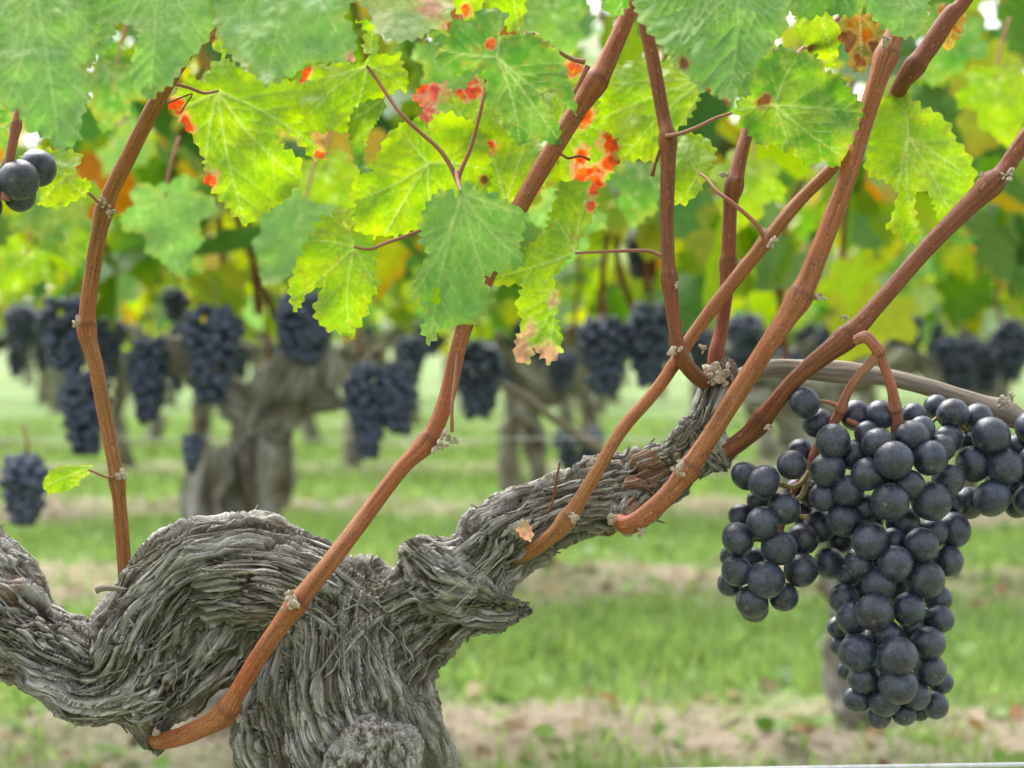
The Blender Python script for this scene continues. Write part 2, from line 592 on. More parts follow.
# ------------------------------------------------------------------ background leaves
LOBE = [(0.0, 0.0), (0.10, -0.16), (0.26, -0.24), (0.42, -0.12), (0.36, 0.0), (0.56, 0.10), (0.58, 0.30), (0.40, 0.34), (0.32, 0.42), (0.36, 0.60), (0.20, 0.72), (0.12, 0.86), (0.0, 0.98)]
LOBE = LOBE + [(-x, y) for x, y in LOBE[-2:0:-1]]
LOBE = np.array(LOBE)
_c = np.array([[0.0, 0.22]])
LV = np.vstack([_c, LOBE, 0.5 * (LOBE + _c)])
nl = len(LOBE)
LF = []
for k in range(nl):
    k2 = (k + 1) % nl
    LF.append((0, 1 + nl + k, 1 + nl + k2))
    LF.append((1 + nl + k, 1 + k, 1 + k2, 1 + nl + k2))
PAL = [((0.30, 0.43, 0.035), 6.5), ((0.13, 0.28, 0.035), 5), ((0.095, 0.23, 0.055), 3.5), ((0.19, 0.33, 0.11), 3), ((0.46, 0.49, 0.03), 5.5), ((0.60, 0.40, 0.03), 1.2), ((0.58, 0.22, 0.04), 0.5), ((0.05, 0.13, 0.03), 0.8)]
PW = np.array([b for a, b in PAL])
PW = PW / PW.sum()


def add_leaf(bag, c, size, hang=0.6, green=0.0):
    V = np.zeros((len(LV), 3))
    V[:, 0], V[:, 1] = LV[:, 0] * size * random.uniform(0.85, 1.15), LV[:, 1] * size
    r = np.hypot(LV[:, 0], LV[:, 1] - 0.2)
    V[:, 2] = size * (random.uniform(-0.35, 0.15) * r ** 2 + random.uniform(-0.18, 0.18) * LV[:, 0] * LV[:, 1] + 0.05 * np.sin(9 * LV[:, 0] + random.random() * 6) * r)
    # tip direction mostly downwards, blade facing outwards / up
    tip = Vector((random.uniform(-1, 1), random.uniform(-1, 0.6), random.uniform(-1.6, 0.2)))
    nrm = Vector((random.uniform(-.8, .8), random.uniform(-1.2, 0.8), random.uniform(0.1, 1.2)))
    tip.normalize()
    x = tip.cross(nrm).normalized()
    z = x.cross(tip)
    R = np.array([x, tip, z])
    V = V @ R + np.asarray(c)
    pal = np.array(PAL[rng.choice(len(PAL), p=PW)][0])
    pal = pal * random.uniform(0.75, 1.25)
    col = np.tile(pal, (len(LV), 1))
    if random.random() < 0.35:                      # autumn margin
        edge = np.zeros(len(LV))
        edge[1:1 + nl] = (np.array([random.random() for _ in range(nl)]) < 0.5) * random.uniform(0.3, 0.9)
        mcol = np.array(random.choice([(0.55, 0.42, 0.05), (0.5, 0.16, 0.04), (0.42, 0.45, 0.05)]))
        col = col * (1 - edge[:, None]) + mcol * edge[:, None]
    bag.add(V, LF, col=col)


# ------------------------------------------------------------------ woody bodies
def blob_union(name, paths, voxel, smooth_it, sub):
    """one continuous skin over chains of swelling joints"""
    ico_v, ico_f = ICO
    Vs, Fs, n = [], [], 0
    for pts, rad in paths:
        L_ = np.concatenate([[0], np.cumsum(np.linalg.norm(np.diff(pts, axis=0), axis=1))])
        k, last = 0, -1e9
        for i in range(len(pts)):
            if L_[i] - last >= 0.22 * rad[i] or i == len(pts) - 1:
                Vs.append(ico_v * rad[i] + pts[i])
                Fs.append(ico_f + n)
                n += len(ico_v)
                last = L_[i]
    me = bpy.data.meshes.new(name)
    V = np.vstack(Vs)
    Fx = np.vstack(Fs)
    me.from_pydata(V.tolist(), [], Fx.tolist())
    o = bpy.data.objects.new(name, me)
    COL.objects.link(o)
    r = o.modifiers.new('r', 'REMESH')
    r.mode = 'VOXEL'
    r.voxel_size = voxel
    s = o.modifiers.new('s', 'SMOOTH')
    s.iterations = smooth_it
    s.factor = 0.6
    if sub:
        u = o.modifiers.new('u', 'SUBSURF')
        u.levels = sub
        u.render_levels = sub
    dg = bpy.context.evaluated_depsgraph_get()
    ev = o.evaluated_get(dg)
    em = ev.to_mesh()
    co = np.empty(len(em.vertices) * 3, np.float32)
    em.vertices.foreach_get('co', co)
    no = np.empty(len(em.vertices) * 3, np.float32)
    em.vertices.foreach_get('normal', no)
    li = np.empty(len(em.loops), np.int32)
    em.loops.foreach_get('vertex_index', li)
    tot = np.empty(len(em.polygons), np.int32)
    em.polygons.foreach_get('loop_total', tot)
    assert (tot == 4).all()
    ev.to_mesh_clear()
    bpy.data.objects.remove(o)
    bpy.data.meshes.remove(me)
    return co.reshape(-1, 3).astype(float), no.reshape(-1, 3).astype(float), li.reshape(-1, 4)


import bmesh
_bm = bmesh.new()
bmesh.ops.create_icosphere(_bm, subdivisions=3, radius=1)
ICO = (np.array([v.co[:] for v in _bm.verts]), np.array([[v.index for v in f.verts] for f in _bm.faces]))
_bm.free()
_bm = bmesh.new()
bmesh.ops.create_icosphere(_bm, subdivisions=2, radius=1)
ICO2 = (np.array([v.co[:] for v in _bm.verts]), np.array([[v.index for v in f.verts] for f in _bm.faces]))
_bm.free()


def px_path(rows, n=14):
    """rows of (px, py, radius px, depth) -> 3D samples and radii"""
    a = catmull(rows, n)
    return P(a[:, 0], a[:, 1], a[:, 3]), a[:, 2] * a[:, 3] / F


def fibre_field(co, paths, twists, sharp=9.0):
    """weights and along-the-grain coordinates of every vertex for every chain"""
    W, FIB = [], []
    for k, ((pts, rad), tw) in enumerate(zip(paths, twists)):
        step = max(1, len(pts) // 60)
        pp, rr = pts[::step], rad[::step]
        t, n, b = frames(pp)
        s = np.concatenate([[0], np.cumsum(np.linalg.norm(np.diff(pp, axis=0), axis=1))])
        best = np.full(len(co), 1e9)
        idx = np.zeros(len(co), int)
        for j in range(len(pp)):
            d = np.linalg.norm(co - pp[j], axis=1) / rr[j]
            u = d < best
            best[u] = d[u]
            idx[u] = j
        rel = co - pp[idx]
        al = np.einsum('ij,ij->i', rel, t[idx])
        ss = s[idx] + al
        x = np.einsum('ij,ij->i', rel, n[idx])
        y = np.einsum('ij,ij->i', rel, b[idx])
        th = np.arctan2(y, x) + tw * ss
        r0 = np.mean(rr)
        FIB.append(np.stack([np.cos(th) * r0, np.sin(th) * r0, ss + 1.37 * k], 1))
        W.append(np.exp(-sharp * np.clip(best, 0, 6)))
    W = np.array(W)
    W /= W.sum(0) + 1e-30
    return W, FIB


def bark_disp(fib, seed):
    """height and layer (tone, palest on raised plates, darkest in cracks and pits) of shredding vine bark"""
    wz = noise(fib * 30 + 2, seed + 8) * 0.004
    warp = np.stack([noise(fib * 55 + 3, seed) * 0.0026 + noise(fib * 17 + 5, seed + 11) * 0.0025, noise(fib * 55 + 9, seed + 1) * 0.0026 + noise(fib * 17 + 8, seed + 12) * 0.0025, wz], 1)
    f = (fib + warp) * np.array([1, 1, 0.12])
    f2_ = (fib + warp * 1.25) * np.array([1, 1, 0.085])
    n1 = 0.55 * noise(f * 170, seed) + 0.75 * noise(f2_ * 640 + 7, seed + 6) + 0.5 * noise(f2_ * 1150, seed + 7)
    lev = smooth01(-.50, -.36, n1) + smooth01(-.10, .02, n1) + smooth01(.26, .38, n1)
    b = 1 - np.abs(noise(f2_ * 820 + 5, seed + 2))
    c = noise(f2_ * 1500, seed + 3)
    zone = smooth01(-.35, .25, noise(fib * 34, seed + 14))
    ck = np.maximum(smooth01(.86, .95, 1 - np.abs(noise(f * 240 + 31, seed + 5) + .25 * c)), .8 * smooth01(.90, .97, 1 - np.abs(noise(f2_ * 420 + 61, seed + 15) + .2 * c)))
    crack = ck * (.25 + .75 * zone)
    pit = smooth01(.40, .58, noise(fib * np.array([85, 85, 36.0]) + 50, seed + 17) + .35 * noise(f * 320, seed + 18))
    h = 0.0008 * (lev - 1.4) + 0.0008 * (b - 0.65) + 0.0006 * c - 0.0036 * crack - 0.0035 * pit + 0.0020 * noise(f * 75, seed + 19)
    return h, np.clip(lev / 3 * (1 - .75 * crack) * (1 - .7 * pit), 0, 1)  # tone rises with the plate levels and drops in cracks and pits


# trunk and arms of the near vine: (px, py, radius px, depth m)
D0 = 0.72
TRUNK = [[(352, 1330, 150, .735), (352, 1150, 118, .735), (350, 960, 110, .73), (346, 840, 112, .725), (342, 768, 104, .72), (333, 705, 100, .72), (340, 650, 92, .72), (350, 618, 62, .72)],
         [(352, 690, 66, .715), (330, 625, 66, .715), (292, 592, 58, .712), (245, 580, 57, .71), (192, 584, 58, .71), (156, 614, 50, .708), (126, 662, 44, .706), (95, 678, 40, .704), (55, 655, 42, .704), (15, 632, 44, .704), (-40, 610, 46, .704), (-120, 600, 40, .705), (-220, 560, 30, .71)],
         [(232, 640, 46, .712), (200, 668, 42, .710), (160, 692, 36, .708), (110, 697, 20, .705), (75, 702, 16, .702)],
         [(60, 660, 34, .715), (22, 622, 34, .715), (-5, 585, 32, .715), (-35, 540, 30, .715), (-60, 470, 24, .715)],
         [(345, 690, 70, .715), (375, 635, 58, .715), (415, 600, 46, .715), (452, 585, 48, .712), (472, 570, 47, .710), (500, 540, 43, .711), (530, 520, 39, .714), (570, 505, 36, .717), (612, 496, 36, .72), (652, 482, 34, .722), (684, 460, 27, .724), (704, 426, 19, .724), (717, 392, 19, .724), (718, 380, 15, .724)],
         [(425, 560, 34, .708), (448, 582, 47, .706), (466, 594, 43, .704), (488, 604, 27, .70), (508, 607, 12, .70), (526, 607, 4, .70)],
         [(368, 815, 66, .694), (372, 772, 54, .686), (373, 760, 46, .683)],
         [(640, 503, 22, .715), (630, 512, 17, .705), (619, 520, 11, .698)], [(488, 558, 24, .712), (498, 563, 17, .708), (508, 567, 10, .705)], [(148, 700, 30, .706), (150, 722, 20, .703), (151, 738, 10, .70)], [(702, 440, 19, .722), (710, 450, 15, .720), (717, 458, 10, .718)],
         [(398, 668, 44, .715), (424, 634, 40, .712), (452, 612, 38, .708), (478, 604, 28, .705)]]
TW = [7, 6, 8, 4, -3.5, 11, 5, 4, 4, 4, 4, -6]
vine = empty('grapevine', tuple(np.append(P(352, 1330, .735)[:2], 0)))
tag(vine, 'old gnarled grapevine with twisted grey trunk filling the foreground, bearing reddish canes and green-yellow leaves', 'grapevine')
paths = [px_path(r) for r in TRUNK]
co, no, quads = blob_union('trunk', paths, 0.00100, 6, 1)
W, FIB = fibre_field(co, paths, TW)
FIB[6] = co - co.mean(0)
vis = (no @ (-FW) > -0.75)
disp = np.zeros(len(co))
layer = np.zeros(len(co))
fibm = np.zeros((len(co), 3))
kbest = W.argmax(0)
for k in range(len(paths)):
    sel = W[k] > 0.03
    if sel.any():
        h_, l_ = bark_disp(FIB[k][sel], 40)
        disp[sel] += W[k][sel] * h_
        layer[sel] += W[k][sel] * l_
    s2 = kbest == k
    fibm[s2] = FIB[k][s2]
disp /= np.clip(np.where(W > 0.03, W, 0).sum(0), .2, 1)
lump = 0.0062 * fbm(co * 38, 70, 2) + 0.002 * fbm(co * 120, 75, 2)
# scaly plates on the younger part of the right arm
px = (co - CAM) @ RT / ((co - CAM) @ FW) * F + 512
py = 384 - (co - CAM) @ UP / ((co - CAM) @ FW) * F
scaly = smooth01(585, 625, px) * (1 - smooth01(700, 722, px)) * smooth01(430, 455, py)
f1, f2, cid = worley(co * np.array([105, 105, 150]) + 0.35 * np.stack([noise(co * 200, 5), noise(co * 200, 6), noise(co * 200, 7)], 1), 91)
plate = 0.0035 * (cid - 0.5) + 0.0018 * smooth01(0.0, 0.25, f2 - f1) - 0.0018
wound = np.exp(-(((px - 374) / 56) ** 2 + ((py - 752) / 40) ** 2) ** 1.5) * (kbest == 6)
disp = disp * (1 - 0.75 * scaly) + plate * scaly
disp = disp * (1.15 - 1.0 * wound) + .35 * plate * wound
disp = np.where(np.isin(kbest, [4]) & (px > 690), disp * 0.5, disp)
co2 = co + no * (disp + lump)[:, None]
pale = 0.8 * np.exp(-(((px - 55) / 17) ** 2 + ((py - 682) / 16) ** 2) ** 2) + 0.75 * np.exp(-(((px - 442) / 24) ** 2 + ((py - 562) / 8) ** 2) ** 2) \
    + 0.5 * wound * smooth01(-0.2, .4, noise(co * 160, 3)) + 0.5 * smooth01(690, 712, px) * (py < 470) * smooth01(-.2, .5, noise(co * 220, 8))
rust = 0.75 * scaly * smooth01(0.55, 0.85, cid) + 0.6 * smooth01(0.2, 0.5, noise(co * 90, 9)) * np.exp(-(((px + 5) / 45) ** 2 + ((py - 590) / 60) ** 2)) + 0.5 * smooth01(700, 712, px) * smooth01(410, 390, py) * smooth01(0, .4, noise(co * 250, 12))
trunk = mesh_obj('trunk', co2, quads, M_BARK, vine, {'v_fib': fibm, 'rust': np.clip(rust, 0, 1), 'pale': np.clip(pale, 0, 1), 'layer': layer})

# loose strips of bark
bvh = BVHTree.FromPolygons([tuple(v) for v in co2[::1]], [tuple(q) for q in quads.tolist()])


def strips(n, ks, wmin, wmax, liftmax, lens, seed, mat=None):
    rnd = random.Random(seed)
    bag = Bag()
    pre = {}
    for k in ks:
        pts, rad = paths[k]
        t, nn, b = frames(pts)
        s = np.concatenate([[0], np.cumsum(np.linalg.norm(np.diff(pts, axis=0), axis=1))])
        pre[k] = (pts, rad, t, nn, b, s)
    made = tries = 0
    while made < n and tries < n * 6:
        tries += 1
        k = rnd.choice(ks)
        pts, rad, t, nn, b, s = pre[k]
        s0 = rnd.uniform(0, s[-1] * 0.97)
        ln = rnd.uniform(*lens)
        m_ = 11
        th0 = rnd.uniform(0, 2 * math.pi)
        me_a, me_f = rnd.uniform(-.12, .12), rnd.uniform(20, 60)
        pos = []
        for u in range(m_):
            si = s0 + ln * u / (m_ - 1)
            if si > s[-1]:
                break
            j = min(int(np.searchsorted(s, si)), len(s) - 1)
            th = th0 - TW[k] * (si - s0) + me_a * math.sin(me_f * (si - s0))
            d = nn[j] * math.cos(th) + b[j] * math.sin(th)
            far = pts[j] + d * rad[j] * 3.0
            hit = bvh.ray_cast(Vector(far), Vector(-d), rad[j] * 3.0)
            if hit[0] is None:
                break
            nrm = np.array(hit[1])
            if np.dot(nrm, -FW) < -0.55:
                break
            pos.append((np.array(hit[0]), nrm))
        if len(pos) < 5:
            continue
        pp = np.array([a for a, _ in pos])
        step = np.linalg.norm(np.diff(pp, axis=0), axis=1)
        if step.max() > ln / (m_ - 1) * 3.2:
            continue
        pn = np.array([a for _, a in pos])
        for _ in range(2):
            pp[1:-1] = 0.25 * pp[:-2] + 0.5 * pp[1:-1] + 0.25 * pp[2:]
            pn[1:-1] = pn[:-2] + pn[1:-1] + pn[2:]
        pn /= np.linalg.norm(pn, axis=1)[:, None]
        tt = np.gradient(pp, axis=0)
        tt /= np.linalg.norm(tt, axis=1)[:, None]
        sd = np.cross(tt, pn)
        sd /= np.linalg.norm(sd, axis=1)[:, None] + 1e-9
        u = np.linspace(0, 1, len(pp))
        wdt = rnd.uniform(wmin, wmax) * np.clip(np.minimum(u * 5 + .15, (1 - u) * 4 + .1), 0, 1)
        la, lb = rnd.uniform(0, 1) ** 3 * liftmax, rnd.uniform(0, 1) ** 2 * liftmax
        lift = 0.0003 + la * np.clip(1 - u / .4, 0, 1) ** 2 + lb * np.clip((u - .6) / .4, 0, 1) ** 2
        tilt = rnd.uniform(-.5, .5)
        c = pp + pn * lift[:, None]
        th_ = 0.00035
        A = c + sd * wdt[:, None] + pn * (wdt * tilt)[:, None]
        B = c + pn * th_
        Cc = c - sd * wdt[:, None] - pn * (wdt * tilt)[:, None]
        Dd = c - pn * th_ * 1.5
        Vv = np.stack([A, B, Cc, Dd], 1).reshape(-1, 3)
        ff = []
        for i in range(len(pp) - 1):
            for e in range(4):
                e2 = (e + 1) % 4
                ff.append((i * 4 + e, i * 4 + e2, i * 4 + 4 + e2, i * 4 + 4 + e))
        ff += [(3, 2, 1, 0), tuple(len(pp) * 4 - 4 + e for e in range(4))]
        off = np.array([rnd.uniform(0, 9), rnd.uniform(0, 9), 0])
        fb = off + np.stack([np.tile([0.001, 0, -0.001, 0], len(pp)), np.zeros(len(pp) * 4), np.repeat(u * ln, 4)], 1)
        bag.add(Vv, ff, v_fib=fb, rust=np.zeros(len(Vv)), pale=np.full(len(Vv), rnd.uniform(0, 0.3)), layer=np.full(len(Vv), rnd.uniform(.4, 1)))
        made += 1
    return bag


b_ = strips(520, [0, 1, 1, 1, 2, 3, 4, 4], 0.0003, 0.0013, 0.0035, (0.006, 0.03), 3)
o = b_.build('loose_bark', M_BARK, trunk)
tag(o, kind='stuff')

# ------------------------------------------------------------------ canes
def lump_mesh(c, r, seed, ax=(1, 1, 1), sub=ICO2):
    V, Fc = sub
    V = V * np.array(ax)
    V = V * (1 + 0.28 * fbm(V * 1.6 + seed * 5.1, seed, 3))[:, None]
    return V * r + np.asarray(c), [tuple(f) for f in Fc]


def cane(rows, mat, parent, nodes=(), name='cane', seg=28, n=26, seed=0, buds=(), rough=0.06, k=1.0):
    """rows (px, py, radius px, depth); nodes are (px, py) of joints along it"""
    a = catmull(rows, n)
    # gentle waver between the traced points
    arc = np.concatenate([[0], np.cumsum(np.hypot(np.diff(a[:, 0]), np.diff(a[:, 1])))])
    pts = P(a[:, 0], a[:, 1], a[:, 3])
    rad = k * a[:, 2] * a[:, 3] / F
    rad = rad * (1 + .035 * noise(np.stack([arc / 38, arc * 0, arc * 0 + seed], 1), 4))
    nd = np.zeros(len(a))
    for (nx_, ny_) in nodes:
        j = np.argmin(np.hypot(a[:, 0] - nx_, a[:, 1] - ny_))
        d = (arc - arc[j])
        w_ = a[j, 2]
        rad = rad * (1 + 0.24 * np.exp(-(np.where(d < 0, d / 1.6, d) / (w_ * 0.8)) ** 2))
        nd = np.maximum(nd, np.exp(-((d - 0.3 * w_) / (w_ * 0.30)) ** 2) * 0.8)
    V, Fc, fib = tube_data(pts, rad, seg, rough, seed + 1)
    fib = fib + np.array([seed * 0.37, 0, seed * 0.11])
    nd = nd * .7
    ndv = np.concatenate([np.repeat(nd, seg), [0, 0]])
    o = mesh_obj(name, V, Fc, mat, parent, {'v_fib': fib, 'node': ndv})
    for bi, (bx, by, bd, br) in enumerate(buds):
        bag = Bag()
        for e in range(8):
            c = P(bx + random.gauss(0, .45) * br, by + random.gauss(0, .45) * br, bd + random.uniform(-.5, .5) * br * bd / F)
            Vv, ff = lump_mesh((0, 0, 0), br * random.uniform(.18, .5) * bd / F, seed * 7 + bi * 3 + e, (1, .55, random.uniform(1.0, 2.2)))
            M3 = np.array(Matrix.Rotation(random.uniform(-1.3, 1.3), 3, 'Y') @ Matrix.Rotation(random.uniform(-.6, .6), 3, 'X'))
            bag.add(Vv @ M3.T + c, ff)
        bag.build('bud', M_BUD, o)
    return o


C1 = cane([(150, 738, 8, .70), (163, 741, 10, .695), (190, 733, 11, .685), (222, 716, 12, .675), (236, 695, 11, .67), (262, 652, 11, .664), (297, 603, 11.5, .662), (330, 562, 10.5, .668), (362, 520, 10, .68), (400, 470, 10, .69), (428, 440, 10.5, .695), (446, 400, 9.5, .70), (462, 335, 10, .705), (490, 270, 10, .712), (522, 203, 10.5, .718), (565, 130, 11, .725), (592, 88, 12, .728), (607, 62, 11, .73), (632, 4, 9.5, .735), (650, -60, 9, .74)],
          M_CANE, vine, [(230, 712), (297, 603), (428, 443), (594, 82)], seed=1, k=0.84,
          buds=[(291, 602, .655, 9), (288, 594, .655, 6), (441, 446, .69, 7), (449, 437, .69, 7), (239, 719, .672, 5), (157, 731, .692, 6)])
C2 = cane([(127, 610, 8, .745), (125, 575, 8.5, .74), (121, 520, 8.5, .735), (117, 480, 8.5, .73), (106, 420, 9, .73), (95, 362, 9, .73), (87, 328, 10, .73), (92, 275, 9.5, .73), (105, 208, 10, .725), (131, 152, 9.5, .72), (157, 101, 9.5, .70), (183, 60, 8, .69), (212, 15, 7, .69)],
          M_CANEO, vine, [(117, 480), (87, 328), (105, 210)], seed=2, k=0.82,
          buds=[(123, 477, .72, 6), (77, 321, .722, 5), (112, 212, .715, 5), (102, 203, .715, 5)])
C3 = cane([(507, 567, 7, .705), (520, 558, 9, .70), (545, 542, 9.5, .69), (567, 520, 10, .685), (595, 475, 8, .684), (622, 430, 8, .69), (660, 385, 8, .70), (700, 325, 8.5, .71), (762, 246, 8.5, .715), (800, 200, 8, .72), (832, 168, 8, .722), (860, 130, 7, .728)],
          M_CANEO, vine, [(568, 518), (768, 242)], seed=3, k=0.8, buds=[(573, 517, .675, 5), (769, 240, .705, 6), (764, 232, .704, 4)])
C4 = cane([(618, 520, 8, .695), (628, 525, 11, .69), (645, 516, 11.5, .688), (672, 490, 11, .688), (700, 452, 11, .69), (730, 405, 11, .692), (765, 350, 11.5, .695), (800, 296, 12.5, .70), (822, 245, 11, .702), (845, 185, 11, .705), (862, 130, 10.5, .71), (878, 80, 11.5, .712), (888, 52, 12, .715), (900, 15, 10, .72), (908, -40, 9, .725)],
          M_CANE, vine, [(800, 298), (690, 470), (886, 58)], seed=4, k=0.86,
          buds=[(678, 468, .68, 6), (819, 298, .70, 6), (610, 519, .69, 6), (642, 532, .685, 5), (886, 42, .70, 6)])
C5 = cane([(715, 458, 9, .718), (726, 452, 10.5, .715), (752, 432, 10.5, .71), (768, 412, 10.5, .705), (800, 375, 10, .70), (848, 336, 12, .698), (880, 302, 9.5, .70), (930, 245, 10, .705), (985, 190, 12, .708), (1003, 172, 10, .71), (1026, 138, 10, .712), (1075, 75, 9, .72)],
          M_CANED, vine, [(760, 420), (848, 338), (992, 182)], seed=5, k=0.86, buds=[(846, 317, .69, 4), (770, 428, .70, 5), (712, 450, .70, 6), (1008, 175, .70, 6), (981, 174, .70, 4)])
C6 = cane([(704, 382, 9, .715), (694, 374, 9.5, .706), (682, 358, 9.5, .695), (676, 335, 8, .692), (670, 285, 8.5, .695), (667, 220, 8, .70), (668, 145, 9, .704), (663, 115, 8, .708), (652, 55, 8, .712), (644, 18, 8, .715), (636, -30, 8, .72)],
          M_CANED, vine, [(669, 278), (667, 140)], seed=6, k=0.84, buds=[(674, 352, .685, 5), (677, 286, .69, 3)])
C7 = cane([(716, 376, 9, .726), (716, 355, 9.5, .726), (722, 325, 8, .73), (728, 270, 9, .732), (730, 210, 8.5, .735), (734, 185, 9.5, .735), (745, 140, 7.5, .742), (760, 100, 7, .75), (800, 55, 6, .76), (840, 20, 6, .77)],
          M_CANED, vine, [(727, 262), (733, 185)], seed=7, k=0.84, buds=[(704, 348, .715, 4), (742, 262, .725, 4), (726, 175, .725, 4)])
C8 = cane([(884, 150, 8, .79), (892, 108, 8, .77), (901, 85, 8.5, .745), (912, 70, 9, .732), (930, 46, 9.5, .73), (950, 16, 9, .73), (962, 4, 7, .73), (985, -30, 7, .73)], M_CANED, vine, [(915, 66)], seed=8)
C9 = cane([(5, 200, 5, .66), (10, 158, 5, .66), (16, 126, 5, .66), (24, 80, 5, .665), (30, -20, 5, .67)], M_STEM, vine, [(16, 126)], seed=9)
OLD = cane([(728, 384, 9, .732), (745, 376, 9.5, .733), (772, 369, 9, .735), (810, 370, 10, .737), (850, 373, 10.5, .738), (890, 378, 9, .738), (935, 389, 8.5, .737), (975, 402, 9, .735), (1008, 414, 11, .732), (1040, 428, 9, .73), (1110, 440, 8, .73)],
           M_OLD, vine, [(1008, 412)], name='old_cane', seed=10, rough=0.12, buds=[(1005, 402, .722, 7), (1012, 396, .722, 4), (716, 372, .715, 10), (724, 378, .712, 8), (708, 378, .712, 8)])
# dead stub and hanging threads
cane([(132, 592, 3, .70), (118, 589, 2.5, .69), (103, 588, 3.5, .685), (96, 590, 4, .685)], M_OLD, vine, name='dead_twig', seed=11, seg=10)
cane([(500, 400, 1.2, .69), (492, 470, 1.4, .69), (488, 480, 1.2, .69)], M_CANED, vine, name='dead_twig', seed=12, seg=8) if False else None
tag(cane([(452, 432, 2.0, .69), (452, 405, 1.8, .69), (455, 378, 1.7, .695), (457, 355, 1.6, .70)], M_STEM, vine, name='tendril', seed=13, seg=8))
cane([(560, 462, 1.1, .69), (556, 482, 1.3, .69), (553, 500, 1.2, .69), (548, 512, 1.4, .69)], M_CANED, vine, name='tendril', seed=14, seg=8)
cane([(765, 240, 2.4, .70), (757, 225, 2.3, .695), (735, 205, 2.2, .695), (718, 192, 2.0, .70), (706, 178, 1.6, .71), (699, 173, 1.2, .72)], M_STEM, vine, name='petiole_stub', seed=15, seg=8)
cane([(168, 103, 1.0, .70), (180, 98, .9, .70), (192, 94, .8, .70), (186, 104, .8, .70), (180, 114, .8, .70)], M_CANED, vine, name='tendril', seed=16, seg=6)
cane([(558, 152, 1.6, .715), (568, 158, 1.4, .71), (580, 156, 1.4, .71), (590, 160, 1.6, .71)], M_CANED, vine, name='tendril', seed=17, seg=6)
cane([(660, 150, 1.8, .70), (655, 165, 1.6, .70), (652, 176, 2.4, .70)], M_CANED, vine, name='tendril', seed=18, seg=6)
cane([(585, 62, 3, .72), (570, 58, 2.2, .72), (550, 46, 2.0, .715), (532, 33, 1.8, .71)], M_STEM, vine, name='tendril', seed=19, seg=8)
cane([(588, 66, 3, .72), (582, 78, 2.4, .72), (574, 93, 2, .72), (568, 105, 2.5, .72)], M_STEM, vine, name='tendril', seed=20, seg=8)

# moss on the knob and a scrap of dry leaf on the arm
bag = Bag()
for k in range(170):
    a = random.uniform(0, 1)
    c = P(468 + a * 52 + random.uniform(-8, 8), 612 - 8 * a + random.uniform(-12, 5) * (1.2 - a), .69 + random.uniform(0, .02))
    Vv, ff = lump_mesh(c, random.uniform(.0003, .0011), k, (1.8, 1, .7))
    bag.add(Vv, ff)
bag.build('moss', M_MOSS, trunk)

# ------------------------------------------------------------------ near leaves
def in_poly(pt, poly):
    x, y = pt[:, 0], pt[:, 1]
    r = np.zeros(len(pt), bool)
    j = len(poly) - 1
    for i in range(len(poly)):
        xi, yi = poly[i]
        xj, yj = poly[j]
        c = ((yi > y) != (yj > y)) & (x < (xj - xi) * (y - yi) / (yj - yi + 1e-12) + xi)
        r ^= c
        j = i
    return r


def seg_dist(p, a, b):
    ab = b - a
    t = np.clip(((p - a) @ ab) / (ab @ ab + 1e-9), 0, 1)
    return np.linalg.norm(p - (a + t[:, None] * ab), axis=1), t


COLS = {'yellow': ((0.325, 0.45, 0.028), (0.235, 0.395, 0.034)),
        'lime': ((0.30, 0.44, 0.035), (0.22, 0.37, 0.035)),
        'green': ((0.11, 0.26, 0.035), (0.24, 0.36, 0.05)),
        'deep': ((0.095, 0.24, 0.045), (0.17, 0.31, 0.07)),
        'blue': ((0.175, 0.345, 0.095), (0.205, 0.37, 0.10)),
        'pale': ((0.30, 0.40, 0.20), (0.36, 0.43, 0.18)),
        'rusty': ((0.30, 0.085, 0.03), (0.19, 0.17, 0.04))}


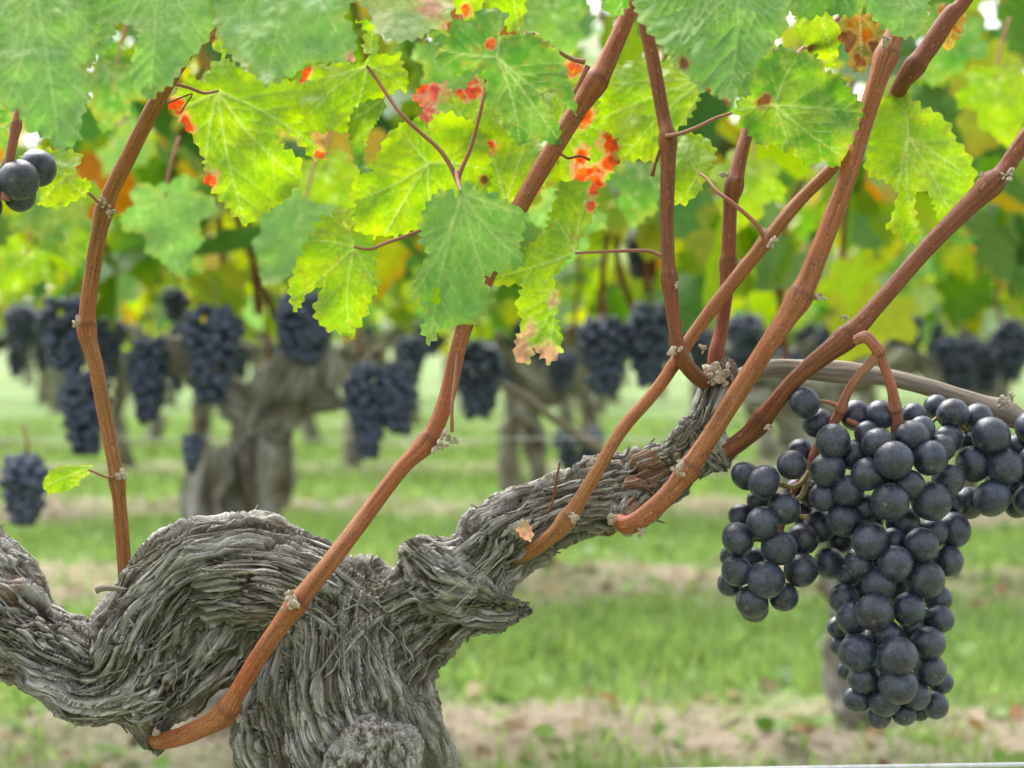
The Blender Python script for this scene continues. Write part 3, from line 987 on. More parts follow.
def leaf(outline, junction, d, kind, slope=(0, 0), cup=0.0, reds=(), browns=(), pales=(), holes=(), teeth=4.0, period=11, step=2.1, mat=None,
         tips=None, wave=0.006, seed=1, petiole=None, label=None, bull=0.0007, fold=None, prad=2.2):
    rnd = random.Random(seed)
    full = []
    for i, a in enumerate(outline):                     # round off the tops that rise out of the picture
        b = outline[(i + 1) % len(outline)]
        full.append(a)
        if a[1] <= -36 and b[1] <= -36 and abs(b[0] - a[0]) > 20:
            dx = b[0] - a[0]
            hh = min(70, .5 * abs(dx))
            full += [(a[0] + dx * .08, a[1] - hh * .5), (a[0] + dx * .28, a[1] - hh), (a[0] + dx * .42, a[1] - hh * .75), (a[0] + dx * .5, a[1] - hh * .35), (a[0] + dx * .58, a[1] - hh * .75), (a[0] + dx * .74, a[1] - hh), (a[0] + dx * .93, a[1] - hh * .5)]
    poly = np.array(full, float)
    jx = np.array(junction, float)
    # closed outline resampled with uneven teeth
    pts = []
    area = 0.5 * np.sum(poly[:, 0] * np.roll(poly[:, 1], -1) - np.roll(poly[:, 0], -1) * poly[:, 1])
    sgn = 1 if area > 0 else -1
    ph, per, amp = rnd.random(), period * rnd.uniform(.7, 1.3), teeth
    for i in range(len(poly)):
        a, b = poly[i], poly[(i + 1) % len(poly)]
        L_ = np.linalg.norm(b - a)
        if L_ < 1e-6:
            continue
        nrm = np.array([b[1] - a[1], a[0] - b[0]]) / L_ * sgn
        k = max(1, int(round(L_ / 1.5)))
        for u in range(k):
            tt = u / k
            q_ = a + (b - a) * tt
            ph += L_ / k / per
            if ph >= 1:
                ph -= 1
                per = period * rnd.uniform(.55, 1.5)
                amp = teeth * rnd.uniform(.6, 1.7)
            pk = 0.58
            saw = ph / pk if ph < pk else (1 - ph) / (1 - pk)
            pts.append(q_ + nrm * amp * (saw - 0.45))
    ol = np.array(pts)
    lo, hi = ol.min(0), ol.max(0)
    gx = np.arange(lo[0], hi[0], step)
    gy = np.arange(lo[1], hi[1], step * 0.87)
    GX, GY = np.meshgrid(gx, gy)
    GX = GX + (np.arange(len(gy)) % 2)[:, None] * step * 0.5
    G = np.stack([GX.ravel(), GY.ravel()], 1)
    G = G[in_poly(G, ol)]
    dmin = np.full(len(G), 1e9)
    for s0 in range(0, len(ol), 64):
        dmin = np.minimum(dmin, np.linalg.norm(G[:, None] - ol[None, s0:s0 + 64], axis=2).min(1))
    G = G[dmin > step * 0.6]
    allp = np.vstack([ol, G])
    n = len(ol)
    r = delaunay_2d_cdt([Vector(v) for v in allp], [], [list(range(n))], 1, 1e-4)
    V2 = np.array([v[:] for v in r[0]])
    tri = np.array([f for f in r[2] if len(f) == 3])
    for (hx, hy, hr) in holes:
        cc = V2[tri].mean(1)
        ang = np.arctan2(cc[:, 1] - hy, cc[:, 0] - hx)
        tri = tri[np.hypot(cc[:, 0] - hx, cc[:, 1] - hy) > hr * (1 + .25 * np.sin(3 * ang + seed) + .04 * np.sin(7 * ang))]
    # veins
    rel = poly - jx
    rr = np.hypot(rel[:, 0], rel[:, 1])
    if tips is None:
        order = np.argsort(-rr)
        tips, used = [], []
        for i in order:
            an = math.atan2(rel[i, 1], rel[i, 0])
            if all(abs((an - u + math.pi) % (2 * math.pi) - math.pi) > 0.62 for u in used):
                used.append(an)
                tips.append(tuple(poly[i]))
            if len(tips) == 5:
                break
    R = rr.max()
    vein = np.zeros(len(V2))
    dvm = np.full(len(V2), 1e9)
    for tp in tips:
        tp = np.array(tp, float)
        ax_ = tp - jx
        Ln = np.linalg.norm(ax_)
        ax_ = ax_ / Ln
        pe = np.array([-ax_[1], ax_[0]])
        # slightly curved main rib
        bow = rnd.uniform(-.06, .06) * Ln
        kn = [jx + ax_ * Ln * u + pe * bow * math.sin(math.pi * u) for u in np.linspace(0, 0.96, 7)]
        for i in range(6):
            dd, tt = seg_dist(V2, kn[i], kn[i + 1])
            wv = 1.35 * (1 - 0.6 * (i + tt) / 6) * max(.7, R / 110)
            vein = np.maximum(vein, np.exp(-(dd / wv) ** 2) * (1.0 - .25 * i / 6))
            dvm = np.minimum(dvm, dd)
        nb_ = max(4, int(Ln / 16))
        for i in range(nb_):
            u = 0.16 + 0.78 * i / nb_
            sd = 1 if i % 2 else -1
            o_ = jx + ax_ * Ln * u + pe * bow * math.sin(math.pi * u)
            for sd in ((sd, -sd) if rnd.random() < .3 else (sd,)):
                ln = Ln * (0.42 * (1 - u) + 0.10) * rnd.uniform(.8, 1.2)
                dirn = ax_ * 0.72 + pe * sd * 0.7
                mid = o_ + dirn * ln * .5 + ax_ * ln * .03
                end = o_ + dirn * ln + ax_ * ln * .13
                for a_, b_2, w0 in ((o_, mid, .95), (mid, end, .7)):
                    dd, tt = seg_dist(V2, a_, b_2)
                    vein = np.maximum(vein, np.exp(-(dd / (w0 * max(.75, R / 120))) ** 2) * 0.5 * w0)
                    dvm = np.minimum(dvm, dd)
    # relief, as depth along the line of sight in metres
    e = np.full(len(V2), 1e9)
    for s0 in range(0, len(ol), 64):
        e = np.minimum(e, np.linalg.norm(V2[:, None] - ol[None, s0:s0 + 64], axis=2).min(1))
    r01 = np.hypot(V2[:, 0] - jx[0], V2[:, 1] - jx[1]) / R
    q3 = np.concatenate([V2 / 46.0, np.full((len(V2), 1), seed * 3.3)], 1)
    relief = cup * r01 ** 2 + wave * fbm(q3, seed, 2) * (0.3 + r01) * 1.6
    relief = relief - bull * (1 - np.exp(-dvm / 6.0)) - 0.0004 * (vein * -1)
    relief = relief + 0.0016 * np.exp(-e / 5) * noise(q3 * 6, seed + 4)
    dep = d + slope[0] * (V2[:, 0] - jx[0]) / 100 + slope[1] * (V2[:, 1] - jx[1]) / 100 + relief
    if fold:                                            # a crease: (px, py, nx, ny, amount)
        side = (V2[:, 0] - fold[0]) * fold[2] + (V2[:, 1] - fold[1]) * fold[3]
        dep = dep + np.clip(side, 0, None) * fold[4] / 100
    V3 = P(V2[:, 0], V2[:, 1], dep)
    # pigment
    c1, c2 = (np.array(c) for c in COLS[kind])
    mn = smooth01(-0.35, 0.45, fbm(q3 * 2.4, seed + 9, 3) + 0.25 * (1 - np.exp(-dvm / 5)) - 0.1)
    col = c1 * mn[:, None] + c2 * (1 - mn[:, None])
    q4 = np.concatenate([V2 / 13.0, np.full((len(V2), 1), seed * 1.7)], 1)
    nn = fbm(q4, seed + 21, 3)
    edge_y = np.exp(-e / 4.0) * smooth01(-.2, .5, nn) * 0.55
    col = col * (1 - edge_y[:, None]) + np.array([0.46, 0.42, 0.08]) * edge_y[:, None]
    vk = {'blue': .42, 'pale': .4, 'deep': .6, 'green': .6}.get(kind, .58)
    vc = c1 * 0.45 + np.array([0.50, 0.50, 0.30]) * 0.9
    col = col * (1 - vk * vein[:, None]) + vc * vk * vein[:, None]
    spot = smooth01(0.62, 0.72, noise(q4 * 2.3, seed + 33)) * (0.1 if kind == 'blue' else 0.5)
    col = col * (1 - spot[:, None]) + np.array([0.30, 0.26, 0.06]) * spot[:, None]
    for lst, cc, rim in ((reds, (0.62, 0.065, 0.035), (0.66, 0.30, 0.20)), (browns, (0.17, 0.07, 0.035), (0.35, 0.22, 0.09)), (pales, (0.50, 0.27, 0.20), (0.46, 0.42, 0.16))):
        for (ax2, ay2, ar) in lst:
            f_ = 1.15 - np.hypot(V2[:, 0] - ax2, V2[:, 1] - ay2) / (ar * 1.2) + 1.0 * nn
            m1 = smooth01(0.30, 0.52, f_)
            m2 = smooth01(-0.05, 0.25, f_) * (1 - m1)
            # the tissue along the ribs keeps its colour longest
            m1 = m1 * (1 - 0.75 * vein)
            col = col * (1 - m2[:, None] * .75) + np.array(rim) * m2[:, None] * .75
            cv = np.array(cc) * (1 + 0.35 * noise(q4 * 3, seed + 5))[:, None]
            if lst is reds:
                ww = smooth01(-.3, .5, noise(q4 * 2.2, seed + 6))[:, None]
                cv = cv * (1 - .6 * ww) + np.array([.66, .20, .10]) * .6 * ww
            col = col * (1 - m1[:, None]) + cv * m1[:, None]
    used = np.unique(tri)
    mp_ = -np.ones(len(V2), int)
    mp_[used] = np.arange(len(used))
    o = mesh_obj('leaf', V3[used], mp_[tri], mat or M_LEAF, vine, {'col': np.clip(col[used], 0.01, 0.9)})
    if label:
        o['label'] = label
    if petiole:
        rows = [(x, y, prad * (.95 - .45 * i / len(petiole)), dz) for i, (x, y, dz) in enumerate(petiole)]
        cane(rows, M_STEM, o, name='petiole', seed=seed + 50, seg=10, n=10, rough=0.02)
    return o


# large pale leaves along the top left, near the lens
leaf([(-60, -60), (88, -60), (92, -10), (100, 35), (96, 62), (84, 72), (90, 95), (82, 118), (80, 140), (62, 152), (46, 138), (30, 132), (18, 112), (2, 104), (-30, 100), (-60, 60)], (30, -40), .60, 'blue', (0.01, -0.02), .01, teeth=4, mat=M_LEAFTOP, seed=1, tips=[(60, 150), (-40, 70), (100, 35), (5, 108)], fold=None)
leaf([(84, -60), (232, -60), (222, -5), (214, 26), (208, 40), (190, 60), (172, 84), (160, 92), (150, 100), (138, 92), (130, 78), (132, 58), (139, 34), (132, 24), (116, 24), (112, 42), (104, 62), (97, 50), (88, 20)], (160, -50), .615, 'blue', (0.0, -0.015), .008, mat=M_LEAFTOP, seed=2, tips=[(150, 100), (205, 40), (100, 60), (90, 0)], browns=[(126, 34, 7)])
leaf([(214, -60), (366, -60), (360, -8), (344, 16), (352, 24), (357, 44), (352, 62), (330, 63), (312, 62), (292, 76), (266, 86), (250, 72), (232, 58), (216, 34), (212, 10)], (290, -50), .61, 'blue', (0.0, -0.02), .008, mat=M_LEAFTOP, seed=3, tips=[(266, 86), (350, 60), (216, 30), (356, 0)], pales=[(352, 60, 6)])
leaf([(362, -50), (456, -50), (455, 0), (450, 20), (446, 30), (434, 28), (424, 36), (414, 40), (398, 42), (384, 38), (374, 30), (370, 12), (360, 4)], (405, -40), .64, 'pale', (0.0, -0.02), .006, mat=M_LEAFTOP, seed=4, pales=[(432, 6, 14), (446, 28, 8)], tips=[(400, 42), (446, 28), (370, 10)])
# yellow-green leaves, light coming through
leaf([(222, 57), (210, 66), (203, 82), (192, 76), (183, 82), (168, 104), (176, 116), (192, 136), (203, 158), (206, 182), (216, 196), (232, 214), (246, 226), (268, 212), (288, 198), (302, 178), (301, 158), (288, 150), (279, 142), (278, 132), (288, 130), (300, 144), (310, 158), (324, 160), (329, 140), (322, 118), (312, 100), (296, 82), (270, 74), (244, 70), (230, 60)], (218, 91), .722, 'yellow', (0.008, -0.01), .012, seed=5, reds=[(172, 108, 9), (186, 128, 8), (209, 183, 8), (323, 142, 9), (322, 155, 7)], tips=[(246, 226), (172, 112), (325, 155), (300, 180), (206, 180)],
     petiole=[(176, 84, .70), (190, 88, .705), (204, 93, .712), (218, 91, .72)])
leaf([(372, 56), (362, 50), (366, 30), (356, 20), (372, 22), (378, 36), (377, 52), (388, 56), (400, 52), (403, 66), (409, 78), (406, 92), (396, 90), (384, 98), (378, 110), (362, 112), (350, 126), (344, 136), (334, 130), (320, 134), (306, 126), (300, 110), (298, 90), (303, 72), (312, 62), (326, 66), (342, 60), (356, 66)], (367, 66), .712, 'yellow', (-0.006, -0.006), .01, seed=6, reds=[(303, 72, 8)], tips=[(305, 120), (344, 134), (302, 80), (405, 85), (374, 25)],
     petiole=[(458, 182, .70), (450, 165, .70), (438, 148, .70), (420, 132, .70), (402, 115, .70), (388, 96, .705), (376, 78, .71), (367, 66, .712)], prad=2.8)
leaf([(384, 98), (386, 108), (378, 120), (370, 132), (364, 150), (366, 166), (374, 171), (362, 174), (354, 164), (350, 146), (348, 124), (354, 108), (368, 100)], (384, 98), .706, 'green', (0.01, 0.01), .004, seed=7, teeth=2.5, period=8, step=2.2, tips=[(364, 172), (352, 120)])
leaf([(420, 118), (402, 122), (386, 136), (376, 158), (362, 168), (354, 176), (351, 192), (356, 204), (353, 222), (358, 236), (372, 240), (384, 234), (394, 238), (410, 232), (424, 228), (440, 240), (452, 226), (470, 214), (484, 200), (492, 178), (489, 152), (486, 134), (472, 122), (450, 112), (434, 114), (428, 128)], (428, 163), .727, 'yellow', (0.006, 0.004), .012, seed=8, tips=[(356, 200), (384, 236), (440, 238), (488, 170), (400, 125)], browns=[(484, 179, 4)])
leaf([(412, 96), (424, 84), (446, 82), (452, 92), (466, 88), (476, 74), (490, 70), (500, 90), (502, 112), (494, 132), (480, 136), (462, 132), (444, 126), (428, 128), (416, 120), (424, 110)], (470, 130), .742, 'yellow', (0, 0), .008, seed=9, reds=[(428, 92, 13), (424, 112, 12), (420, 122, 8), (438, 90, 10), (462, 90, 8), (472, 80, 7), (476, 93, 7)], label='yellow leaf with red blotched margin', tips=[(420, 95), (450, 88), (486, 78)])
leaf([(438, 62), (446, 66), (456, 76), (462, 88), (470, 92), (474, 86), (466, 72), (458, 58), (446, 54)], (470, 92), .735, 'yellow', (0, 0), .004, seed=39, teeth=2, step=2.2, reds=[(444, 64, 11), (454, 74, 11), (464, 88, 10)], label='small leaf lobe turned bright red')
leaf([(500, 36), (508, 14), (496, 8), (478, 10), (468, 22), (456, 18), (450, 26), (450, 36), (430, 34), (434, 46), (442, 50), (434, 58), (446, 66), (458, 78), (470, 72), (482, 66), (486, 80), (484, 100), (500, 116), (506, 132), (520, 146), (532, 140), (546, 142), (561, 146), (560, 126), (548, 108), (542, 92), (554, 92), (566, 106), (578, 116), (575, 100), (568, 72), (560, 52), (546, 40), (532, 32), (515, 34)], (497, 57), .698, 'deep', (0.006, 0.004), .012, mat=M_LEAFTOP, seed=10, teeth=3, reds=[(490, 44, 4)], tips=[(520, 144), (560, 143), (576, 112), (434, 48), (500, 12)],
     petiole=[(458, 180, .70), (462, 168, .70), (470, 150, .70), (478, 122, .70), (483, 100, .70), (486, 78, .705), (497, 58, .70)], prad=2.6)
leaf([(470, 112), (500, 112), (530, 125), (552, 140), (560, 160), (545, 185), (524, 204), (505, 208), (490, 198), (478, 186), (482, 150)], (505, 205), .745, 'yellow', (0, 0), .008, seed=11, reds=[(488, 146, 6), (536, 192, 7)])
leaf([(556, 60), (578, 60), (596, 84), (600, 112), (606, 132), (618, 140), (619, 158), (612, 174), (604, 186), (590, 192), (578, 186), (568, 182), (552, 176), (548, 150)], (560, 120), .748, 'yellow', (0, 0), .008, seed=12, reds=[(576, 68, 9), (610, 146, 11), (612, 164, 10), (588, 176, 12), (582, 156, 9), (594, 186, 8), (584, 116, 8)], label='yellow leaf with scarlet scorched edge beside cane')
leaf([(640, 54), (628, 62), (616, 66), (606, 78), (602, 94), (594, 108), (588, 128), (596, 138), (606, 156), (622, 162), (640, 160), (656, 163), (662, 148), (674, 134), (690, 118), (700, 98), (699, 80), (690, 62), (676, 54), (660, 62)], (706, 78), .745, 'yellow', (-0.004, 0.0), .01, seed=13, tips=[(590, 124), (606, 84), (640, 58), (622, 160), (660, 155)], browns=[(682, 62, 5), (692, 74, 5)])
leaf([(674, 138), (688, 132), (704, 136), (716, 148), (715, 162), (708, 176), (700, 192), (686, 204), (676, 205), (667, 190), (668, 160)], (698, 173), .735, 'lime', (0, 0), .006, seed=14, teeth=3, step=2.3)
leaf([(625, -60), (795, -60), (790, 0), (786, 30), (772, 44), (766, 54), (752, 68), (742, 82), (735, 96), (727, 106), (716, 94), (700, 92), (690, 78), (676, 66), (664, 50), (652, 36), (640, 22), (634, 8)], (735, -40), .63, 'blue', (0.004, -0.02), .012, mat=M_LEAFTOP, seed=15, bull=.0035, teeth=3.5, browns=[(724, 104, 7), (708, 92, 5), (684, 64, 5), (776, 44, 5)], tips=[(726, 104), (640, 10), (670, 60), (770, 46)], label='large puckered blue-green leaf')
leaf([(752, 76), (756, 58), (768, 54), (780, 45), (798, 50), (816, 55), (826, 70), (842, 75), (850, 90), (860, 100), (864, 114), (856, 130), (850, 146), (846, 160), (834, 168), (820, 160), (808, 168), (798, 158), (792, 148), (784, 152), (774, 143), (764, 148), (752, 138), (742, 124), (734, 112), (738, 99), (750, 96)], (775, 105), .692, 'green', (0.004, 0.003), .01, mat=M_LEAFTOP, seed=16, browns=[(765, 101, 6)], tips=[(846, 158), (862, 112), (800, 50), (790, 150), (738, 110)],
     petiole=[(666, 136, .70), (682, 133, .695), (700, 126, .69), (716, 118, .688), (732, 113, .688)], prad=2.4, teeth=4.5)
leaf([(862, -50), (934, -50), (929, 10), (926, 28), (916, 37), (900, 38), (886, 30), (874, 20), (866, 6)], (895, -40), .66, 'blue', (0, -.02), .006, mat=M_LEAFTOP, seed=17, tips=[(902, 38), (926, 25), (868, 8)])
leaf([(776, -50), (866, -50), (868, 4), (856, 16), (840, 16), (826, 13), (812, 19), (798, 18), (786, 10), (778, 0)], (826, -30), .70, 'deep', (0, -.01), .006, mat=M_LEAFTOP, seed=18)
leaf([(840, 16), (870, 12), (884, 28), (882, 52), (874, 62), (860, 74), (850, 68), (848, 52), (840, 40)], (858, 4), .742, 'rusty', (0, 0), .006, seed=19, teeth=3.5, browns=[(846, 40, 10), (862, 62, 9), (876, 48, 8)], label='withered rust-brown leaf')
leaf([(936, 6), (962, 4), (968, 16), (960, 36), (948, 52), (942, 44), (944, 26)], (950, 0), .745, 'rusty', (0, 0), .006, seed=20, teeth=3, step=2.2, label='small curled rust-red leaf')
leaf([(795, 14), (830, 12), (842, 30), (838, 52), (834, 70), (822, 62), (806, 50), (798, 34)], (815, 5), .758, 'yellow', (0, 0), .006, seed=21)
leaf([(868, 112), (882, 98), (900, 88), (910, 96), (924, 108), (938, 112), (950, 124), (956, 140), (968, 152), (976, 172), (974, 190), (962, 204), (950, 216), (938, 222), (934, 206), (930, 194), (920, 190), (914, 198), (916, 214), (921, 234), (916, 244), (904, 242), (898, 232), (886, 230), (894, 210), (898, 192), (884, 180), (872, 178), (864, 168), (870, 140)], (908, 137), .748, 'lime', (0.004, 0.0), .012, seed=22, tips=[(890, 226), (918, 240), (950, 214), (972, 178), (900, 92)], fold=(905, 160, -1, .2, .02))
leaf([(354, 240), (360, 232), (372, 236), (378, 250), (376, 268), (380, 284), (372, 298), (368, 312), (360, 326), (351, 340), (338, 332), (326, 330), (316, 320), (313, 308), (320, 292), (322, 286), (308, 292), (298, 312), (291, 306), (288, 288), (294, 268), (302, 250), (308, 236), (322, 216), (330, 217), (336, 208), (352, 208), (353, 226)], (354, 247), .70, 'yellow', (-0.004, 0.004), .008, seed=23, tips=[(351, 338), (291, 300), (306, 240), (338, 210), (376, 290)],
     petiole=[(420, 231, .716), (404, 237, .71), (386, 243, .704), (370, 249, .70), (354, 247, .70)], teeth=4.2)
leaf([(461, 184), (470, 182), (484, 194), (492, 192), (508, 202), (527, 212), (523, 236), (519, 248), (527, 264), (514, 270), (498, 272), (484, 277), (488, 288), (494, 298), (486, 314), (476, 326), (458, 328), (444, 322), (438, 334), (430, 346), (420, 330), (426, 316), (420, 300), (410, 302), (410, 288), (420, 268), (428, 254), (420, 242), (420, 220), (426, 204), (438, 190), (450, 190), (458, 198)], (462, 194), .684, 'blue', (0.004, 0.010), .012, mat=M_LEAFTOP, seed=24, tips=[(430, 342), (412, 296), (492, 298), (525, 264), (520, 214)], teeth=3.8, fold=(455, 235, -1, -.15, .03), holes=[(433, 296, 8)],
     petiole=[(456, 172, .70), (458, 182, .694), (461, 192, .686)], prad=2.8, label='blue-green leaf hanging before the left cane')
leaf([(560, 182), (580, 180), (598, 184), (598, 204), (592, 218), (584, 232), (577, 248), (566, 262), (553, 278), (560, 300), (556, 318), (562, 335), (562, 352), (550, 365), (540, 356), (534, 348), (531, 362), (522, 364), (514, 358), (515, 340), (522, 326), (516, 305), (522, 284), (504, 286), (485, 286), (482, 276), (500, 268), (520, 252), (545, 232), (550, 214)], (575, 253), .715, 'lime', (0.004, 0.004), .008, seed=25, pales=[(520, 350, 15), (546, 356, 14), (556, 300, 8), (530, 330, 8)], reds=[(594, 190, 7), (592, 206, 5)], tips=[(485, 280), (522, 358), (550, 362), (590, 188), (550, 215)], petiole=[(662, 256, .705), (648, 251, .708), (620, 251, .71), (596, 252, .712), (575, 253, .715)], label='folded leaf drooping to a pink withered tip')
leaf([(17, 158), (38, 146), (56, 150), (72, 150), (84, 156), (76, 168), (70, 176), (84, 178), (92, 184), (86, 196), (72, 202), (58, 210), (46, 206), (38, 206), (42, 192), (30, 184), (20, 170)], (66, 176), .69, 'yellow', (0, 0), .006, seed=26, teeth=3.2, step=2.1, period=8, petiole=[(101, 205, .715), (90, 194, .70), (78, 184, .692), (66, 176, .69)], prad=1.8)
leaf([(42, 484), (50, 470), (64, 465), (80, 465), (94, 464), (90, 474), (78, 486), (62, 492), (48, 494)], (94, 466), .71, 'yellow', (0, 0), .004, seed=27, teeth=2, step=1.9, period=7, petiole=[(117, 477, .73), (106, 477, .72), (94, 472, .712), (88, 470, .71)], prad=1.4, tips=[(44, 486), (60, 466), (66, 492)])
# leaf scraps further up between the canes
leaf([(452, -40), (482, -40), (486, 4), (478, 16), (468, 20), (458, 14), (452, 4)], (468, -35), .76, 'yellow', (0, 0), .006, seed=28, reds=[(466, 10, 6)])
leaf([(484, -40), (520, -40), (526, 10), (520, 34), (508, 30), (494, 16), (484, 8)], (505, -35), .755, 'lime', (0, 0), .006, seed=29)
leaf([(196, -40), (232, -40), (236, 30), (232, 52), (222, 56), (212, 46), (206, 30)], (220, -30), .70, 'yellow', (0, 0), .006, seed=30, browns=[(212, 34, 9)])
leaf([(600, -40), (632, -40), (634, -6), (622, 16), (608, 14), (600, 2)], (615, -35), .70, 'deep', (0, 0), .006, seed=31)
leaf([(0, 106), (8, 104), (14, 118), (16, 134), (8, 146), (0, 150), (-20, 140), (-20, 110)], (-20, 120), .70, 'deep', (0, 0), .004, seed=32)
for k, (lx, ly, sz, dz, kd, rot) in enumerate([(112, 92, 62, 1.08, 'deep', .2), (58, 215, 84, 1.25, 'green', -.4), (292, 235, 88, 1.2, 'blue', .5), (170, 222, 84, 1.15, 'blue', -.2), (566, 225, 70, 1.05, 'blue', .1), (556, 22, 66, 1.1, 'deep', -.3), (450, 70, 72, 1.0, 'deep', .3),
                                             (752, 70, 60, 1.1, 'green', .1), (948, 44, 70, 1.25, 'deep', .4), (1000, 100, 74, 1.3, 'lime', -.2), (640, 190, 60, 1.2, 'deep', .2), (20, 270, 60, 1.3, 'lime', .4), (330, 190, 70, 1.25, 'lime', -.3), (745, 190, 70, 1.3, 'lime', .3)]):
    ca, sa = math.cos(rot), math.sin(rot)
    ol_ = [(lx + sz * (ca * x - sa * (y - .3)), ly + sz * (sa * x + ca * (y - .3))) for x, y in LOBE[1:]]
    j_ = (lx + sz * sa * .3, ly - sz * ca * .3)
    leaf(ol_, j_, dz, kd, (random.uniform(-.03, .03), random.uniform(-.02, .05)), random.uniform(-.03, .03), seed=200 + k, step=4.5, teeth=2.5, period=12, wave=.01, mat=M_LEAFTOP if kd in ('blue', 'deep', 'green') else None,
         petiole=[(j_[0] + 14, j_[1] - 60, dz + .02), (j_[0] + 5, j_[1] - 30, dz + .01), (j_[0], j_[1], dz)], prad=1.6)
# dry scrap caught on the arm
leaf([(522, 518), (530, 524), (534, 536), (530, 542), (522, 538), (516, 530)], (522, 520), .682, 'pale', (0, 0), .004, seed=33, teeth=1.5, step=1.6, period=6, pales=[(525, 530, 30)], label='dry peach-coloured scrap of leaf on the arm')

# ------------------------------------------------------------------ grape bunches
def grape_mesh(seed):
    bm = bmesh.new()
    bmesh.ops.create_uvsphere(bm, u_segments=36, v_segments=24, radius=1)
    V = np.array([v.co[:] for v in bm.verts])
    Fc = [tuple(v.index for v in f.verts) for f in bm.faces]
    bm.free()
    V = V * (1 + 0.022 * fbm(V * 1.4 + seed * 9, seed, 2))[:, None]
    ang = np.arccos(np.clip(-V[:, 2] / np.linalg.norm(V, axis=1), -1, 1))
    scar = np.exp(-(ang / 0.075) ** 2)
    V = V * (1 - 0.03 * np.exp(-(ang / 0.16) ** 2))[:, None]
    me = mesh_obj('grape', V, Fc, M_GRAPE, None, {'scar': scar})
    d = me.data
    bpy.data.objects.remove(me)
    return d


GM = [grape_mesh(s) for s in range(5)]


def bunch_grapes(lst, parent, bulge):
    """lst of (px, py, r px, layer); depths are relaxed along the line of sight until grapes touch"""
    a = np.array(lst, float)
    a[:, 2] *= 1.06
    dep = bulge(a[:, 0], a[:, 1]) + 0.0125 * a[:, 3]
    for it in range(160):
        p3 = P(a[:, 0], a[:, 1], dep)
        r3 = a[:, 2] * dep / F
        D = np.linalg.norm(p3[:, None] - p3[None], axis=2)
        need = 0.80 * (r3[:, None] + r3[None])
        lap = np.clip(need - D, 0, None)
        np.fill_diagonal(lap, 0)
        sg = np.sign(dep[:, None] - dep[None] + 1e-7 * (np.arange(len(a))[:, None] - np.arange(len(a))[None]))
        dep = dep + np.clip((lap * sg).sum(1), -.004, .004) * 0.3
    for i, (x, y, r, l) in enumerate(a):
        o = bpy.data.objects.new('grape', GM[i % len(GM)])
        COL.objects.link(o)
        o.parent = parent
        o.matrix_parent_inverse = parent_inv(parent)
        o.location = P(x, y, dep[i])
        rm = r * dep[i] / F
        o.scale = (rm, rm * random.uniform(.95, 1.03), rm * random.uniform(.90, 1.05))
        # scar points away from the stalk, mostly outwards and down
        aim = Vector((random.uniform(-.8, .8), random.uniform(-1.0, .3), random.uniform(-1, .1)))
        o.rotation_euler = (-aim).to_track_quat('Z', 'Y').to_euler()
        o.rotation_euler.rotate_axis('Z', random.uniform(0, 6))
    return dep


MAIN = [(805, 403, 14.5, 0), (818, 423, 15, 1), (833, 441, 16.2, 0), (828, 470, 17.3, 0), (792, 465, 14.5, 0), (800, 452, 13, 1.6), (746, 476, 14.5, 1), (764, 482, 16.5, 0), (784, 508, 16, 0), (763, 523, 16, 0),
        (759, 502, 12, 1.6), (741, 516, 12, 1.5), (738, 539, 16.3, 0), (731, 556, 11, 1.4), (779, 548, 17.5, 0), (803, 539, 15, 1), (737, 571, 15, 0), (730, 584, 12, 1), (766, 580, 18, 0), (801, 570, 16.5, .3), (752, 602, 16, 0),
        (754, 608, 14, 1), (784, 597, 14, .6), (803, 514, 12, 1.6), (796, 490, 11, 1.6), (824, 497, 14.3, 0), (820, 526, 17, 0), (830, 563, 16, .4), (844, 520, 16.5, 0), (813, 494, 14, 1),
        (856, 415, 15, 1.6), (880, 415, 14.5, 1.6), (914, 415, 12, 1.8), (867, 433, 12, 1), (878, 444, 16.5, .3), (912, 437, 16.5, .3), (922, 429, 13, 1), (948, 439, 14, 1.2), (941, 448, 14, .7),
        (894, 460, 18.3, 0), (930, 458, 17, 0), (854, 455, 15, 1), (868, 474, 16.5, .3), (887, 478, 13, 1), (909, 485, 15.3, 0), (948, 480, 15.5, .5), (848, 491, 15.5, .2), (931, 501, 19, 0), (890, 502, 18.5, 0), (866, 508, 13, .8),
        (870, 541, 18.5, 0), (903, 523, 17, 1.1), (921, 545, 17, 0), (933, 532, 14, 1), (953, 530, 17.5, .3), (895, 563, 16.6, 0), (948, 561, 14.5, .4), (952, 504, 12, 1.6), (858, 562, 13, .9),
        (925, 579, 18.5, 0), (861, 566, 13, .3), (849, 575, 12, 1), (879, 584, 16, 0), (844, 599, 14.5, .4), (874, 612, 18, 0), (909, 609, 16.5, .2), (938, 599, 13.5, .8), (939, 619, 14.5, .7), (853, 618, 16.5, .2), (838, 627, 11, 1),
        (886, 634, 14, .2), (928, 643, 17, .1), (912, 629, 13, 1), (858, 653, 19, 0), (840, 645, 10, 1.2), (898, 656, 19.2, 0), (930, 670, 15.5, .2), (864, 678, 15.5, .3), (847, 670, 10, 1.2), (898, 685, 18.3, 0), (941, 683, 12, 1), (857, 699, 13.5, .2), (885, 701, 16, 0),
        (916, 696, 13.5, .3), (935, 705, 13, .8), (904, 713, 12, .7), (879, 717, 11.5, .7), (920, 712, 9, 1.3),
        (893, 542, 14, 1.0), (840, 540, 14, 2.0), (875, 640, 15, 1.8), (868, 520, 15, 1.8), (930, 620, 14, 1.8), (752, 560, 13, 1.7), (860, 590, 15, 2.2), (900, 590, 16, 2.2), (885, 665, 15, 2.2), (905, 640, 15, 2.2), (875, 560, 15, 2.2), (915, 560, 15, 2.2)]




